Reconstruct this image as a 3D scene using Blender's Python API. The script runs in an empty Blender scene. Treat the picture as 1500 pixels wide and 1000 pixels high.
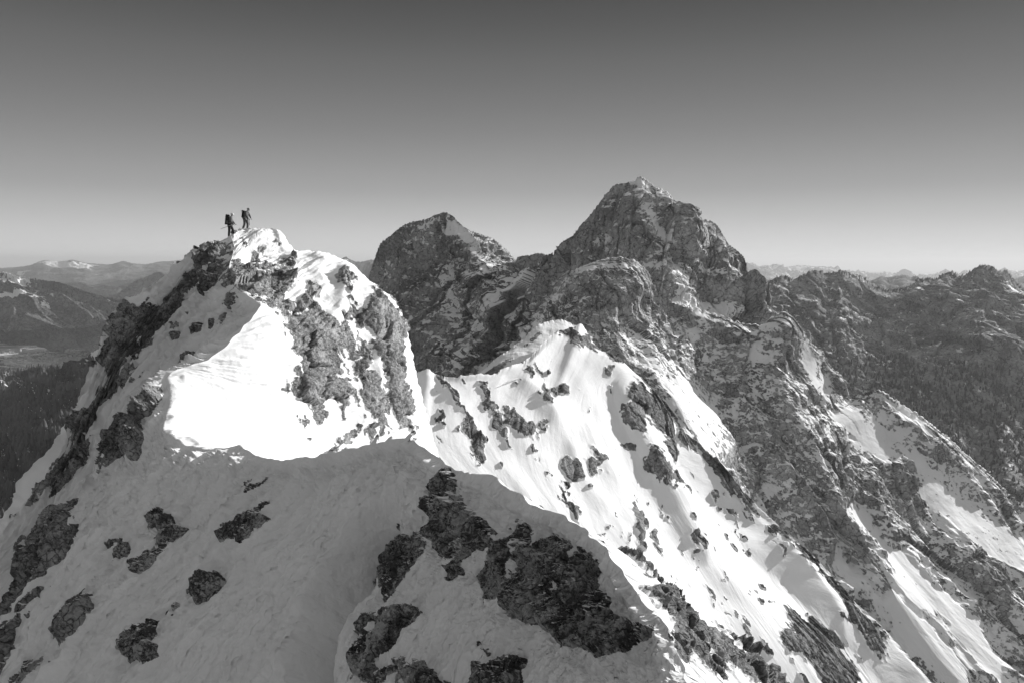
import bpy, math, random
import numpy as np
random.seed(4); RNG = np.random.default_rng(4)
F32 = np.float32
scene = bpy.context.scene
COL = scene.collection

# ------------------------------------------------------------------ camera
FPX = 1167.0
PITCH = math.atan(117.0/FPX)
cam_d = bpy.data.cameras.new("camera"); cam_d.sensor_width = 36.0
cam_d.lens = 36.0*FPX/1500.0; cam_d.clip_start = 0.1; cam_d.clip_end = 400000.0
cam = bpy.data.objects.new("camera", cam_d); COL.objects.link(cam)
cam.rotation_euler = (math.pi/2-PITCH, 0, 0)
scene.camera = cam
CP, SP = math.cos(PITCH), math.sin(PITCH)

def P(px, py, d):
    """world point on the sight line of photo pixel (px,py) at distance d north"""
    x = (px-750.0)/FPX; y = -(py-500.0)/FPX
    dy = CP + y*SP; dz = -SP + y*CP
    t = d/dy
    return np.array([x*t, d, dz*t])

def project(V):
    fwd = V[..., 1]*CP - V[..., 2]*SP
    up = V[..., 1]*SP + V[..., 2]*CP
    fwd = np.where(fwd < 0.5, 0.5, fwd)
    return 750+FPX*V[..., 0]/fwd, 500-FPX*up/fwd

# ------------------------------------------------------------------ noise
def _h(ix, iy, iz, seed):
    h = (ix.astype(np.uint32)*np.uint32(374761393) + iy.astype(np.uint32)*np.uint32(668265263)
         + iz.astype(np.uint32)*np.uint32(2147483647 - 1640531) + np.uint32((seed*974711+12345) & 0xffffffff))
    h = (h ^ (h >> np.uint32(13)))*np.uint32(1274126177)
    h = (h ^ (h >> np.uint32(16)))*np.uint32(2246822519)
    return h ^ (h >> np.uint32(15))

def n3(X, Y, Z, seed=0):
    X = X.astype(F32); Y = Y.astype(F32); Z = Z.astype(F32)
    fx = np.floor(X); fy = np.floor(Y); fz = np.floor(Z)
    ix = fx.astype(np.int32); iy = fy.astype(np.int32); iz = fz.astype(np.int32)
    x = X-fx; y = Y-fy; z = Z-fz
    def fade(t): return t*t*t*(t*(t*6-15)+10)
    u, v, w = fade(x), fade(y), fade(z)
    out = 0
    for a in (0, 1):
        wa = u if a else 1-u
        for b in (0, 1):
            wb = v if b else 1-v
            for c in (0, 1):
                wc = w if c else 1-w
                h = _h(ix+a, iy+b, iz+c, seed)
                gx = (h & np.uint32(1023)).astype(F32)*F32(1/511.5)-1
                gy = ((h >> np.uint32(10)) & np.uint32(1023)).astype(F32)*F32(1/511.5)-1
                gz = ((h >> np.uint32(20)) & np.uint32(1023)).astype(F32)*F32(1/511.5)-1
                out = out + wa*wb*wc*(gx*(x-a)+gy*(y-b)+gz*(z-c))
    return out*1.25

def n2(X, Y, seed=0):
    X = X.astype(F32); Y = Y.astype(F32)
    fx = np.floor(X); fy = np.floor(Y)
    ix = fx.astype(np.int32); iy = fy.astype(np.int32); iz = np.zeros_like(ix)
    x = X-fx; y = Y-fy
    u = x*x*x*(x*(x*6-15)+10); v = y*y*y*(y*(y*6-15)+10)
    out = 0
    for a in (0, 1):
        wa = u if a else 1-u
        for b in (0, 1):
            wb = v if b else 1-v
            h = _h(ix+a, iy+b, iz, seed)
            gx = (h & np.uint32(1023)).astype(F32)*F32(1/511.5)-1
            gy = ((h >> np.uint32(10)) & np.uint32(1023)).astype(F32)*F32(1/511.5)-1
            out = out + wa*wb*(gx*(x-a)+gy*(y-b))
    return out*1.5

def par(fn):
    def run(*a, **k):
        big = [x for x in a if isinstance(x, np.ndarray) and x.ndim == 2]
        if not big or big[0].shape[0] < 64: return fn(*a, **k)
        n = big[0].shape[0]; K = max(1, int(round(big[0].size/28000))); ed = np.linspace(0, n, K+1).astype(int)
        sl = [[x[ed[i]:ed[i+1]] if isinstance(x, np.ndarray) and x.ndim == 2 and x.shape[0] == n else x for x in a] for i in range(K)]
        rs = [fn(*q, **k) for q in sl]
        if isinstance(rs[0], tuple): return tuple(np.concatenate([r[j] for r in rs]) for j in range(len(rs[0])))
        return np.concatenate(rs)
    return run
_n2 = n2
n3 = par(n3); n2 = par(n2)

def fbm3(V, lam, octv, seed=0, gain=0.5, ridged=False):
    out = 0; a = 1.0; l = lam
    for o in range(octv):
        n = n3(V[..., 0]/l, V[..., 1]/l, V[..., 2]/l, seed+o*7)
        if ridged: n = 1-np.abs(n)*2.2
        out = out+a*n; a *= gain; l *= 0.5
    return out

def fbm2(S, T, lam, stretch, octv, seed=0, gain=0.5, ridged=False):
    out = 0; a = 1.0; l = lam
    for o in range(octv):
        n = n2(S/l, T/(l*stretch), seed+o*7)
        if ridged: n = 1-np.abs(n)*2.2
        out = out+a*n; a *= gain; l *= 0.5
    return out

def crag(V, lam, seed=0):
    """blocky rock relief: cell-like facets from stepped noise"""
    w = fbm3(V, lam*1.3, 2, seed+50)*lam*0.35
    q = V + w[..., None]
    a = n3(q[..., 0]/lam, q[..., 1]/lam, q[..., 2]/(lam*0.7), seed)
    b = n3(q[..., 0]/lam*1.9+9, q[..., 1]/lam*1.9, q[..., 2]/lam*2.6, seed+3)
    st = lambda n, k: (np.floor(n*k)+np.clip((n*k-np.floor(n*k)-0.35)/0.3, 0, 1))/k
    return st(a, 4.0)+0.45*st(b, 3.5)

def facets(S, T, lam, stretch=1.0, seed=0, tilt=0.5, warp=0.35):
    """fractured blocks: every cell is its own tilted plane with a crack round it. returns height (in lam) and crack 0..1"""
    S = (S/lam).astype(F32); T = (T/(lam*stretch)).astype(F32)
    w1 = _n2(S*.8, T*.8, seed+71)*warp+_n2(S*2.3, T*2.3, seed+72)*warp*.4; w2 = _n2(S*.8+7, T*.8, seed+73)*warp+_n2(S*2.3+3, T*2.3, seed+74)*warp*.4
    S = S+w1; T = T+w2
    fx = np.floor(S).astype(np.int32); fy = np.floor(T).astype(np.int32); z = np.zeros_like(fx)
    d1 = np.full(S.shape, 9.0, F32); d2 = d1.copy(); hh = np.zeros(S.shape, F32)
    for a in (-1, 0, 1):
        for b in (-1, 0, 1):
            h = _h(fx+a, fy+b, z, seed); g = _h(fx+a, fy+b, z+5, seed)
            dx = S-(fx+a+(h & np.uint32(1023)).astype(F32)/1023); dy = T-(fy+b+((h >> np.uint32(10)) & np.uint32(1023)).astype(F32)/1023)
            d = dx*dx+dy*dy
            pl = ((h >> np.uint32(20)) & np.uint32(1023)).astype(F32)/1023-.5
            gx = (g & np.uint32(1023)).astype(F32)/511.5-1; gy = ((g >> np.uint32(10)) & np.uint32(1023)).astype(F32)/511.5-1
            hv = pl+tilt*(gx*dx+gy*dy)
            near_ = d < d1
            d2 = np.where(near_, d1, np.minimum(d2, d)); hh = np.where(near_, hv, hh); d1 = np.where(near_, d, d1)
    ck = 1-np.clip((np.sqrt(d2)-np.sqrt(d1))/.12, 0, 1)
    return hh, ck

facets = par(facets)
def blocks(S, T, lam, stretch=1.0, seed=0, gain=.36, rot=25):
    out = 0; a = 1.0; l = lam
    c_, s_ = math.cos(math.radians(rot)), math.sin(math.radians(rot)); S, T = S*c_+T*s_, -S*s_+T*c_
    for o in range(3):
        h, c = facets(S, T, l, stretch, seed+11*o, .75)
        out = out+a*(h-.22*c); a *= gain; l *= .42
    return out

def plane(G):
    """metric coordinates on the mean plane of a patch: across and down the slope"""
    q = G.reshape(-1, 3); nm = np.cross(G[-1, 0]-G[0, -1], G[-1, -1]-G[0, 0]); nm /= np.linalg.norm(nm)
    a = np.cross((0, 0, 1.0), nm); a /= np.linalg.norm(a); b = np.cross(nm, a)
    return G @ a, G @ b

def straight(G):
    """arc coordinates that stay constant along the grid lines"""
    s, t = arcs(G)
    return np.broadcast_to(s.mean(0, keepdims=True), s.shape), np.broadcast_to(t.mean(1, keepdims=True), t.shape)

def warped(px, py, G, lam, amt, seed):
    return px+fbm3(G, lam, 4, seed, .6)*amt, py+fbm3(G, lam, 4, seed+33, .6)*amt

def sstep(a, b, x):
    t = np.clip((x-a)/(b-a), 0, 1); return t*t*(3-2*t)

# ------------------------------------------------------------------ curves
def pchip(k, y, x):
    """shape-preserving cubic; k (n,), y (n,...), x (m,)"""
    k = np.asarray(k, float); y = np.asarray(y, float); x = np.asarray(x, float)
    h = np.diff(k); sh = (-1,)+(1,)*(y.ndim-1); hh = h.reshape(sh)
    dl = np.diff(y, axis=0)/hh
    m = np.zeros_like(y)
    if len(k) > 2:
        w1 = (2*hh[1:]+hh[:-1]); w2 = (hh[1:]+2*hh[:-1])
        a, b = dl[:-1], dl[1:]
        with np.errstate(divide='ignore', invalid='ignore'):
            mm = (w1+w2)/(w1/a+w2/b)
        m[1:-1] = np.where(a*b > 0, mm, 0)
    m[0] = dl[0]; m[-1] = dl[-1]
    i = np.clip(np.searchsorted(k, x, side='right')-1, 0, len(k)-2)
    t = ((x-k[i])/h[i]).reshape(sh); H = h[i].reshape(sh)
    t2 = t*t; t3 = t2*t
    return (2*t3-3*t2+1)*y[i]+(t3-2*t2+t)*H*m[i]+(-2*t3+3*t2)*y[i+1]+(t3-t2)*H*m[i+1]

def catmull(k, y, x):
    k = np.asarray(k, float); y = np.asarray(y, float); x = np.asarray(x, float)
    m = np.gradient(y, k, axis=0)
    h = np.diff(k); sh = (-1,)+(1,)*(y.ndim-1)
    i = np.clip(np.searchsorted(k, x, side='right')-1, 0, len(k)-2)
    t = ((x-k[i])/h[i]).reshape(sh); H = h[i].reshape(sh)
    t2 = t*t; t3 = t2*t
    return (2*t3-3*t2+1)*y[i]+(t3-2*t2+t)*H*m[i]+(-2*t3+3*t2)*y[i+1]+(t3-t2)*H*m[i+1]

def slope_pt(prev, px, py, ang):
    """point on the ray of (px,py) nearer than prev such that the slope from prev is ang degrees"""
    ta = math.tan(math.radians(ang)); d1 = prev[1]; lo, hi = 0.25*d1, d1*1.0
    for _ in range(50):
        m = 0.5*(lo+hi); q = P(px, py, m)
        f = prev[2]-q[2]-ta*math.hypot(q[0]-prev[0], q[1]-prev[1])
        if f > 0: hi = m
        else: lo = m
    return P(px, py, 0.5*(lo+hi))

def dense(keys, row, n):
    """parameter values giving even spacing in the picture along a row of points"""
    fine = np.linspace(keys[0], keys[-1], 3000)
    pts = pchip(keys, row, fine)
    x, y = project(pts)
    L = np.concatenate([[0], np.cumsum(np.hypot(np.diff(x), np.diff(y))+1e-3)])
    L += np.linspace(0, L[-1]*0.25, len(L))
    return np.interp(np.linspace(0, L[-1], n), L, fine)

def loft(rows, vk, us, vs, interp=pchip, vinterp=catmull):
    """rows: list of (ukeys, pts). -> grid (nv, nu, 3)"""
    R = np.stack([interp(k, p, us) for k, p in rows])
    return vinterp(vk, R, vs)

def chord(pts):
    pts = np.asarray(pts, float)
    L = np.concatenate([[0], np.cumsum(np.hypot(np.diff(pts[:, 0]), np.diff(pts[:, 1])))])
    return L/L[-1]

def grid_normals(G):
    du = np.gradient(G, axis=1); dv = np.gradient(G, axis=0)
    n = np.cross(du, dv); n /= np.linalg.norm(n, axis=-1, keepdims=True)+1e-9
    return n

def arcs(G):
    """metric coordinates along u and v"""
    s = np.concatenate([np.zeros((G.shape[0], 1)), np.cumsum(np.linalg.norm(np.diff(G, axis=1), axis=-1), axis=1)], 1)
    t = np.concatenate([np.zeros((1, G.shape[1])), np.cumsum(np.linalg.norm(np.diff(G, axis=0), axis=-1), axis=0)], 0)
    return s, t

def mesh_grid(name, G, mat, attrs={}, flip=False, keep=None, extra=None, smooth=True, flow=None):
    nv, nu = G.shape[:2]
    idx = np.arange(nv*nu).reshape(nv, nu)
    q = np.stack([idx[:-1, :-1], idx[:-1, 1:], idx[1:, 1:], idx[1:, :-1]], -1).reshape(-1, 4)
    if flip: q = q[:, ::-1]
    V = G.reshape(-1, 3)
    if keep is not None:
        kf = keep.reshape(-1)[q].any(1); q = q[kf]
        used = np.unique(q); mp = np.full(len(V), -1); mp[used] = np.arange(len(used))
        V = V[used]; q = mp[q]
        attrs = {k: a.reshape(-1)[used] for k, a in attrs.items()}
    me = bpy.data.meshes.new(name)
    me.vertices.add(len(V)); me.vertices.foreach_set('co', V.astype(F32).ravel())
    me.loops.add(q.size); me.loops.foreach_set('vertex_index', q.astype(np.int32).ravel())
    me.polygons.add(len(q)); me.polygons.foreach_set('loop_start', np.arange(0, q.size, 4, dtype=np.int32))
    me.polygons.foreach_set('use_smooth', np.full(len(q), smooth))
    me.update(calc_edges=True)
    for k, a in attrs.items():
        at = me.attributes.new(k, 'FLOAT', 'POINT'); at.data.foreach_set('value', a.astype(F32).ravel())
    if flow is None: flow = arcs(G)
    fa = np.stack([np.asarray(flow[0], F32), np.asarray(flow[1], F32), np.zeros(G.shape[:2], F32)], -1).reshape(-1, 3)
    if keep is not None: fa = fa[used]
    at = me.attributes.new('flow', 'FLOAT_VECTOR', 'POINT'); at.data.foreach_set('vector', fa.ravel())
    me.materials.append(mat)
    ob = bpy.data.objects.new(name, me); COL.objects.link(ob)
    return ob

def up_flip(G):
    n = grid_normals(G); return n[..., 2].mean() < 0

def struct(o, label=None, cat=None):
    o['kind'] = 'structure'
    if label: o['label'] = label
    if cat: o['category'] = cat
    return o

# ------------------------------------------------------------------ materials
def nodes(name):
    m = bpy.data.materials.new(name); m.use_nodes = True
    nt = m.node_tree; nt.nodes.clear(); return m, nt

def terrain_mat(name, unit, rock=(0.09, 0.26), snow=0.9, edge=0.35, rbump=1.0, sbump=0.25, warm=0.0, streak=None, fine=0.5, rough_snow=0.7, crk=13, ctr=0.11, stretch=5.0):
    """unit = size in metres of one picture pixel on this surface"""
    m, nt = nodes(name); N = nt.nodes.new; L = nt.links.new
    out = N('ShaderNodeOutputMaterial'); b = N('ShaderNodeBsdfPrincipled'); L(b.outputs[0], out.inputs[0])
    tc = N('ShaderNodeTexCoord'); at = N('ShaderNodeAttribute'); at.attribute_name = 'rock'
    def noise(scale, det, rough=0.6, vec=None, dist=0.0):
        n = N('ShaderNodeTexNoise'); n.inputs['Scale'].default_value = scale; n.inputs['Detail'].default_value = det
        n.inputs['Roughness'].default_value = rough; n.inputs['Distortion'].default_value = dist
        L(vec or tc.outputs['Object'], n.inputs['Vector']); return n.outputs['Fac']
    def math_(op, a, bb=None, c=None):
        n = N('ShaderNodeMath'); n.operation = op
        for i, v in enumerate((a, bb, c)):
            if v is None: continue
            if isinstance(v, (int, float)): n.inputs[i].default_value = v
            else: L(v, n.inputs[i])
        return n.outputs[0]
    def mrange(v, a, bb, c, d, smooth=True):
        n = N('ShaderNodeMapRange'); n.interpolation_type = 'SMOOTHSTEP' if smooth else 'LINEAR'
        L(v, n.inputs[0])
        for i, q in enumerate((a, bb, c, d)): n.inputs[i+1].default_value = q
        return n.outputs[0]
    fa = N('ShaderNodeAttribute'); fa.attribute_name = 'flow'
    fm = N('ShaderNodeMapping'); L(fa.outputs['Vector'], fm.inputs[0]); fm.inputs['Scale'].default_value = (1.0, 1/stretch, 1.0)
    nfa = noise(1/(unit*7), 5, 0.65, dist=0.4); nfb = noise(1/(unit*5), 4, 0.62, fm.outputs[0], .3)
    nf = math_('ADD', math_('MULTIPLY', nfa, .6), math_('MULTIPLY', nfb, .4))
    fld = math_('ADD', at.outputs['Fac'], math_('MULTIPLY', math_('SUBTRACT', nf, 0.5), edge*4))
    mask = mrange(fld, -0.04, 0.04, 0, 1)
    big = noise(1/(unit*45), 6, 0.6); sm = noise(1/(unit*4.5), 5, 0.7, dist=0.6)
    vor = N('ShaderNodeTexVoronoi'); vor.feature = 'DISTANCE_TO_EDGE'; vor.inputs['Scale'].default_value = 1/(unit*crk)
    wv = N('ShaderNodeVectorMath'); wv.operation = 'ADD'
    nw = N('ShaderNodeTexNoise'); nw.inputs['Scale'].default_value = 1/(unit*14); nw.inputs['Detail'].default_value = 4
    L(tc.outputs['Object'], nw.inputs['Vector'])
    sc = N('ShaderNodeVectorMath'); sc.operation = 'SCALE'; sc.inputs['Scale'].default_value = unit*22
    L(nw.outputs['Color'], sc.inputs[0]); L(tc.outputs['Object'], wv.inputs[0]); L(sc.outputs[0], wv.inputs[1])
    L(wv.outputs[0], vor.inputs['Vector'])
    crack = mrange(vor.outputs['Distance'], 0.0, 0.045, 0.0, 1.0)
    tone = math_('ADD', math_('MULTIPLY', big, 0.5), math_('MULTIPLY', sm, 0.5))
    tone = mrange(tone, 0.51-ctr, 0.51+ctr, rock[0], rock[1])
    tone = math_('MULTIPLY', tone, math_('ADD', 0.35, math_('MULTIPLY', crack, 0.65)))
    # frost and small snow crumbs caught on the rock
    dust = mrange(noise(1/(unit*2.6), 3, 0.7), 0.66-0.06*fine, 0.74-0.06*fine, 0, 1)
    rk = N('ShaderNodeMix'); rk.data_type = 'FLOAT'; L(math_('MULTIPLY', dust, fine), rk.inputs[0]); L(tone, rk.inputs[2]); rk.inputs[3].default_value = 0.6
    mx = N('ShaderNodeMix'); mx.data_type = 'FLOAT'; L(mask, mx.inputs[0])
    sn = mrange(noise(1/(unit*60), 4, 0.5), 0.3, 0.7, snow-0.05, snow+0.02)
    L(sn, mx.inputs[2]); L(rk.outputs[0], mx.inputs[3])
    cc = N('ShaderNodeCombineColor')
    for i in range(3): L(mx.outputs[0], cc.inputs[i])
    L(cc.outputs[0], b.inputs['Base Color'])
    L(mrange(mask, 0, 1, rough_snow, 0.9), b.inputs['Roughness'])
    b.inputs['Specular IOR Level'].default_value = 0.25
    # relief
    rh = math_('ADD', math_('MULTIPLY', sm, 3.2*unit), math_('MULTIPLY', crack, 1.1*unit))
    rh = math_('ADD', rh, math_('MULTIPLY', noise(1/(unit*13), 6, 0.62), 7*unit))
    rh = math_('MULTIPLY', rh, rbump)
    sh = math_('ADD', math_('MULTIPLY', noise(1/(unit*7), 4, 0.6, fm.outputs[0], 0.5), 3.0*unit), math_('MULTIPLY', noise(1/(unit*30), 3, 0.5, fm.outputs[0], .6), 12*unit))
    sh = math_('ADD', sh, math_('MULTIPLY', noise(1/(unit*22), 3, 0.55), 5*unit))
    sh = math_('MULTIPLY', sh, sbump)
    hm = N('ShaderNodeMix'); hm.data_type = 'FLOAT'; L(mask, hm.inputs[0]); L(sh, hm.inputs[2])
    L(math_('ADD', rh, math_('MULTIPLY', mask, 0.6*unit)), hm.inputs[3])
    bp = N('ShaderNodeBump'); bp.inputs['Strength'].default_value = 1.0; bp.inputs['Distance'].default_value = 1.0
    L(hm.outputs[0], bp.inputs['Height']); L(bp.outputs[0], b.inputs['Normal'])
    return m

def flat_mat(name, v, rough=0.7, metal=0.0, var=0.15, scale=20.0):
    m, nt = nodes(name); N = nt.nodes.new; L = nt.links.new
    out = N('ShaderNodeOutputMaterial'); b = N('ShaderNodeBsdfPrincipled'); L(b.outputs[0], out.inputs[0])
    tc = N('ShaderNodeTexCoord'); n = N('ShaderNodeTexNoise'); n.inputs['Scale'].default_value = scale; n.inputs['Detail'].default_value = 4
    L(tc.outputs['Object'], n.inputs['Vector'])
    r = N('ShaderNodeMapRange'); L(n.outputs['Fac'], r.inputs[0]); r.inputs[1].default_value = .3; r.inputs[2].default_value = .7
    r.inputs[3].default_value = v*(1-var); r.inputs[4].default_value = v*(1+var)
    cc = N('ShaderNodeCombineColor')
    for i in range(3): L(r.outputs[0], cc.inputs[i])
    L(cc.outputs[0], b.inputs['Base Color']); b.inputs['Roughness'].default_value = rough; b.inputs['Metallic'].default_value = metal
    return m

# ------------------------------------------------------------------ painted fields (where bare rock shows)
def blobs(px, py, lst):
    out = np.zeros(px.shape, F32)
    for (x, y, ra, rb, ang, s) in lst:
        c, sn = math.cos(math.radians(ang)), math.sin(math.radians(ang))
        dx, dy = px-x, py-y
        a = (dx*c+dy*sn)/ra; b = (-dx*sn+dy*c)/rb
        out += s*np.exp(-0.5*np.minimum(a*a+b*b, 30)**1.3)
    return out

def polydist(px, py, pts):
    """distance in pixels to an open polyline, side sign (+ = right of travel), and arc fraction"""
    best = np.full(px.shape, 1e9, F32); side = np.zeros(px.shape, F32); frac = np.zeros(px.shape, F32)
    pts = np.asarray(pts, float); L = np.concatenate([[0], np.cumsum(np.hypot(*np.diff(pts, axis=0).T))])
    for i in range(len(pts)-1):
        ax, ay = pts[i]; bx, by = pts[i+1]; dx, dy = bx-ax, by-ay; ll = dx*dx+dy*dy
        t = np.clip(((px-ax)*dx+(py-ay)*dy)/ll, 0, 1)
        d = np.hypot(px-ax-t*dx, py-ay-t*dy)
        cr = (dx*(py-ay)-dy*(px-ax))
        m = d < best
        best = np.where(m, d, best); side = np.where(m, -np.sign(cr), side)
        frac = np.where(m, (L[i]+t*math.sqrt(ll))/L[-1], frac)
    return best, side, frac

def ribs(px, py, lst):
    """raised ribs: steep on one side (shade), gentle on the other. returns height in pixels of that surface"""
    out = np.zeros(px.shape, F32)
    for (pts, H, wsteep, wgentle) in lst:
        if H == 'scoop':
            d, sd, fr = polydist(px, py, pts)
            out -= wsteep*np.where(sd > 0, sstep(0, 12, d)*np.exp(-(d/wgentle)**1.6), 0)*sstep(0, .3, fr)
            out += wsteep*.12*np.where(sd <= 0, np.exp(-d/40), 1-sstep(0, 12, d))*sstep(0, .3, fr)
            continue
        d, sd, fr = polydist(px, py, pts)
        w = np.where(sd > 0, wgentle, wsteep)     # side>0: left of travel on screen when going down ... tuned by sign of widths
        prof = np.exp(-(d/w)**1.6)
        taper = sstep(0, 0.18, fr)*(1-sstep(0.8, 1.0, fr))
        out += H*prof*taper
    return out
# ================================================================== NEAR RIDGE
crest = [(380,400,75),(352,352,64),
 (338,344,60),(343,365,58),(336,392,55),(350,425,52),(380,450,50),(345,492,46),(300,528,43),(252,545,41),(250,590,37),(241,630,33),
 (286,659,30),(345,654,27.5),(397,673,24),(446,670,22),(524,656,19.5),(600,643,17.5),(634,664,16),(667,688,14.5),(720,700,13),
 (790,742,11.5),(860,775,10.5),(905,830,9.5),(950,890,8.7),(985,930,8),(1010,1010,7)]
cu = np.arange(-2, 25, dtype=float)
crestP = np.array([P(*c) for c in crest])
C = {int(u): crestP[i] for i, u in enumerate(cu)}
def colA(u, pts):
    out = [C[u]]
    for (x, y, q) in pts:
        out.append(slope_pt(out[-1], x, y, q) if q < 0 else P(x, y, q)) if False else out.append(P(x, y, q[0]) if isinstance(q, tuple) else slope_pt(out[-1], x, y, q))
    return out
D = lambda d: (d,)
Acols = {
 -2: [(260,460,D(75)),(180,560,D(75)),(110,740,D(75)),(-50,900,D(75))],
 -1: [(240,425,D(63)),(160,520,D(61)),(84,700,D(57)),(-90,850,D(54))],
  0: [(250,405,D(57)),(165,498,D(53.5)),(90,660,D(48)),(-60,820,D(43))],
  2: [(268,452,42),(178,560,44),(95,715,43),(-30,900,41)],
  4: [(300,520,42),(205,620,42),(120,750,42),(0,950,40)],
  7: [(215,605,44),(150,700,42),(60,830,41),(-80,1020,40)],
  9: [(212,685,42),(150,765,40),(60,890,40),(-60,1050,40)],
 12: [(350,740,44),(260,830,40),(150,940,39),(40,1080,38)],
 15: [(560,715,52),(480,820,42),(380,930,40),(270,1100,40)],
 17: [(635,760,58),(590,850,50),(520,950,42),(450,1110,42)],
 20: [(820,835,52),(770,900,54),(710,980,46),(640,1140,42)],
 22: [(915,935,48),(875,975,50),(830,1030,45),(780,1150,42)],
 24: [(990,1035,45),(955,1065,48),(920,1110,45),(870,1220,42)]}
aks = sorted(Acols); acol = np.array([colA(u, Acols[u]) for u in aks])      # (nu,5,3)
Bcols = {
 -2: [(385,402,76),(392,405,77),(400,410,78),(408,415,79),(415,440,84),(420,480,90)],
 -1: [(360,352,66),(370,360,68),(380,365,70),(390,370,71),(400,400,78),(400,440,84)],
  0: [(341,341,60.5),(344,339,61),(348,338,61.5),(352,337,62),(358,347,67),(362,370,74)],
  1: [(360,350,60),(378,338,61.5),(394,336,62.5),(409,339,63.5),(416,360,69),(420,390,76)],
  2: [(360,388,57.5),(385,378,60),(408,370,62),(428,368,64),(440,374,70),(445,405,78)],
  3: [(385,408,55.5),(418,394,59.5),(450,378,63),(480,371,66),(492,386,71),(495,425,80)],
  4: [(410,442,53.5),(445,427,58),(480,407,62),(512,397,65.5),(528,420,71),(520,465,80)],
  5: [(400,490,49),(455,482,54),(510,462,59.5),(560,441,64.5),(578,452,70),(565,505,79)],
  6: [(370,535,45.5),(440,532,50),(515,517,57),(585,497,63.5),(600,502,69),(590,555,78)],
  7: [(340,567,43),(430,577,47.5),(515,572,54.5),(598,558,62),(614,562,68),(608,610,77)],
  9: [(330,637,37),(430,655,42.5),(520,660,49.5),(616,650,58),(640,665,63),(650,720,70)],
 12: [(440,720,29),(500,740,35),(570,760,42),(660,780,50),(700,810,56),(720,880,62)],
 15: [(660,760,21),(720,830,25),(780,900,30),(850,960,38),(890,1000,42),(920,1080,46)],
 17: [(740,770,17),(800,840,20),(870,920,24),(960,1000,30),(1010,1060,33),(1050,1150,36)],
 20: [(930,825,11.8),(1010,885,13.2),(1090,955,14.6),(1180,1040,16),(1260,1120,18),(1320,1220,20)],
 22: [(1000,920,9.5),(1060,962,10.5),(1130,1020,11.6),(1230,1110,13),(1320,1200,15),(1400,1320,17)],
 24: [(1060,1045,7.7),(1120,1095,8.5),(1200,1165,9.4),(1300,1260,10.4),(1400,1380,12),(1500,1500,14)]}
bks = sorted(Bcols); bcol = np.array([[C[u]]+[P(*q) for q in Bcols[u]]+[P(*Bcols[u][-1])+np.array([14, 16, -60])*(1 if u > 8 else 0)+np.array([4, 6, -18])*(u <= 8)] for u in bks])
us = dense(cu, crestP, 1150)
crow = pchip(cu, crestP, us)
# break the crest up a little so that it is not a drawn curve
sc_ = np.linalg.norm(crow, axis=1)
wob = fbm2(us*2.3, us*0, 1.0, 1, 2, 3); wob2 = fbm2(us*2.3, us*0+9, 1.0, 1, 2, 13)
amp = sc_*0.0028*sstep(1.5, 3, us)*(1+1.6*sstep(16.5, 18, us))
wobv = np.stack([wob2*amp, wob*0, wob*amp*0.8], 1)
Ar = [crow]+[pchip(aks, acol[:, k], us) for k in range(1, 5)]
Br = [crow]+[pchip(bks, bcol[:, k], us) for k in range(1, 8)]
va = np.concatenate([np.linspace(0, 1, 170)**1.3*1.0, np.linspace(1, 4, 430)[1:]])
vb = np.concatenate([np.linspace(0, 4, 330)**1.0, np.linspace(4, 6, 50)[1:], np.linspace(6, 7, 30)[1:]])
GA = catmull([0, 1, 2, 3, 4], np.stack(Ar), va)
GB = catmull([0, 1, 2, 3, 4, 5, 6], np.stack(Br[:7]), np.minimum(vb, 6))+np.clip(vb-6, 0, 1)[:, None, None]*(Br[7]-Br[6])[None]
G = np.concatenate([GA[::-1], GB[1:]], 0)
vv = np.concatenate([-va[::-1], vb[1:]])[:, None]*np.ones((1, len(us)))
uu = us[None, :]*np.ones((len(vv), 1))
G = G+wobv[None]*np.exp(-(vv/.45)**2)[..., None]
n = grid_normals(G)
if n[..., 2].mean() < 0: n = -n
flip1 = up_flip(G)
px, py = project(G); dist = np.linalg.norm(G, axis=-1); pix = dist/FPX
isA = vv < 0
# --- snow relief
scl = np.clip(dist/20, 0.5, 3)
big = fbm3(G, 9.0, 3, 5)*0.30*np.clip(dist/15, .4, 3)
fal = np.abs(vv)
flute = fbm2(uu*6+0.6*n2(vv*2, uu*2, 3), fal, 1.0, 2.2, 4, 21)*pix*9
edge0 = sstep(0.0, 0.35, np.abs(vv))
disp = (big*0.8*np.where(isA, 1, .5)+flute*np.where(isA, 1.7, .35))*edge0
near = fbm3(G, 1.6, 4, 31, 0.55)*0.055*np.clip(dist/12, .6, 2.5)*(0.35+edge0)
sast = fbm2(uu*34+1.5*n2(vv*6, uu*3, 8), fal*3.2, 1.0, 1.0, 3, 123, .55, True)-1
disp += np.where(isA, near*.55+sast*pix*1.5*edge0, near*.45)
# wind lips, drifts and the long scoop on the shaded face (heights in picture pixels)
ribA = ribs(px, py, [
 ([(590,690),(560,730),(510,795),(460,865),(430,925),(419,965),(412,1010)], 'scoop', 105, 44),
 ([(770,905),(715,950),(650,990)], 7, 30, 8),
 ([(330,700),(250,770),(180,850),(120,930)], 5, 40, 12),
 ([(240,700),(170,780),(90,880),(40,960)], 6, 30, 10),
 ([(420,730),(350,830),(290,930),(250,1010)], 5, 45, 14),
 ([(705,842),(660,880),(620,920),(570,990)], 8, 36, 9),
])
disp += np.where(isA, ribA, 0)*pix
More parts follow.
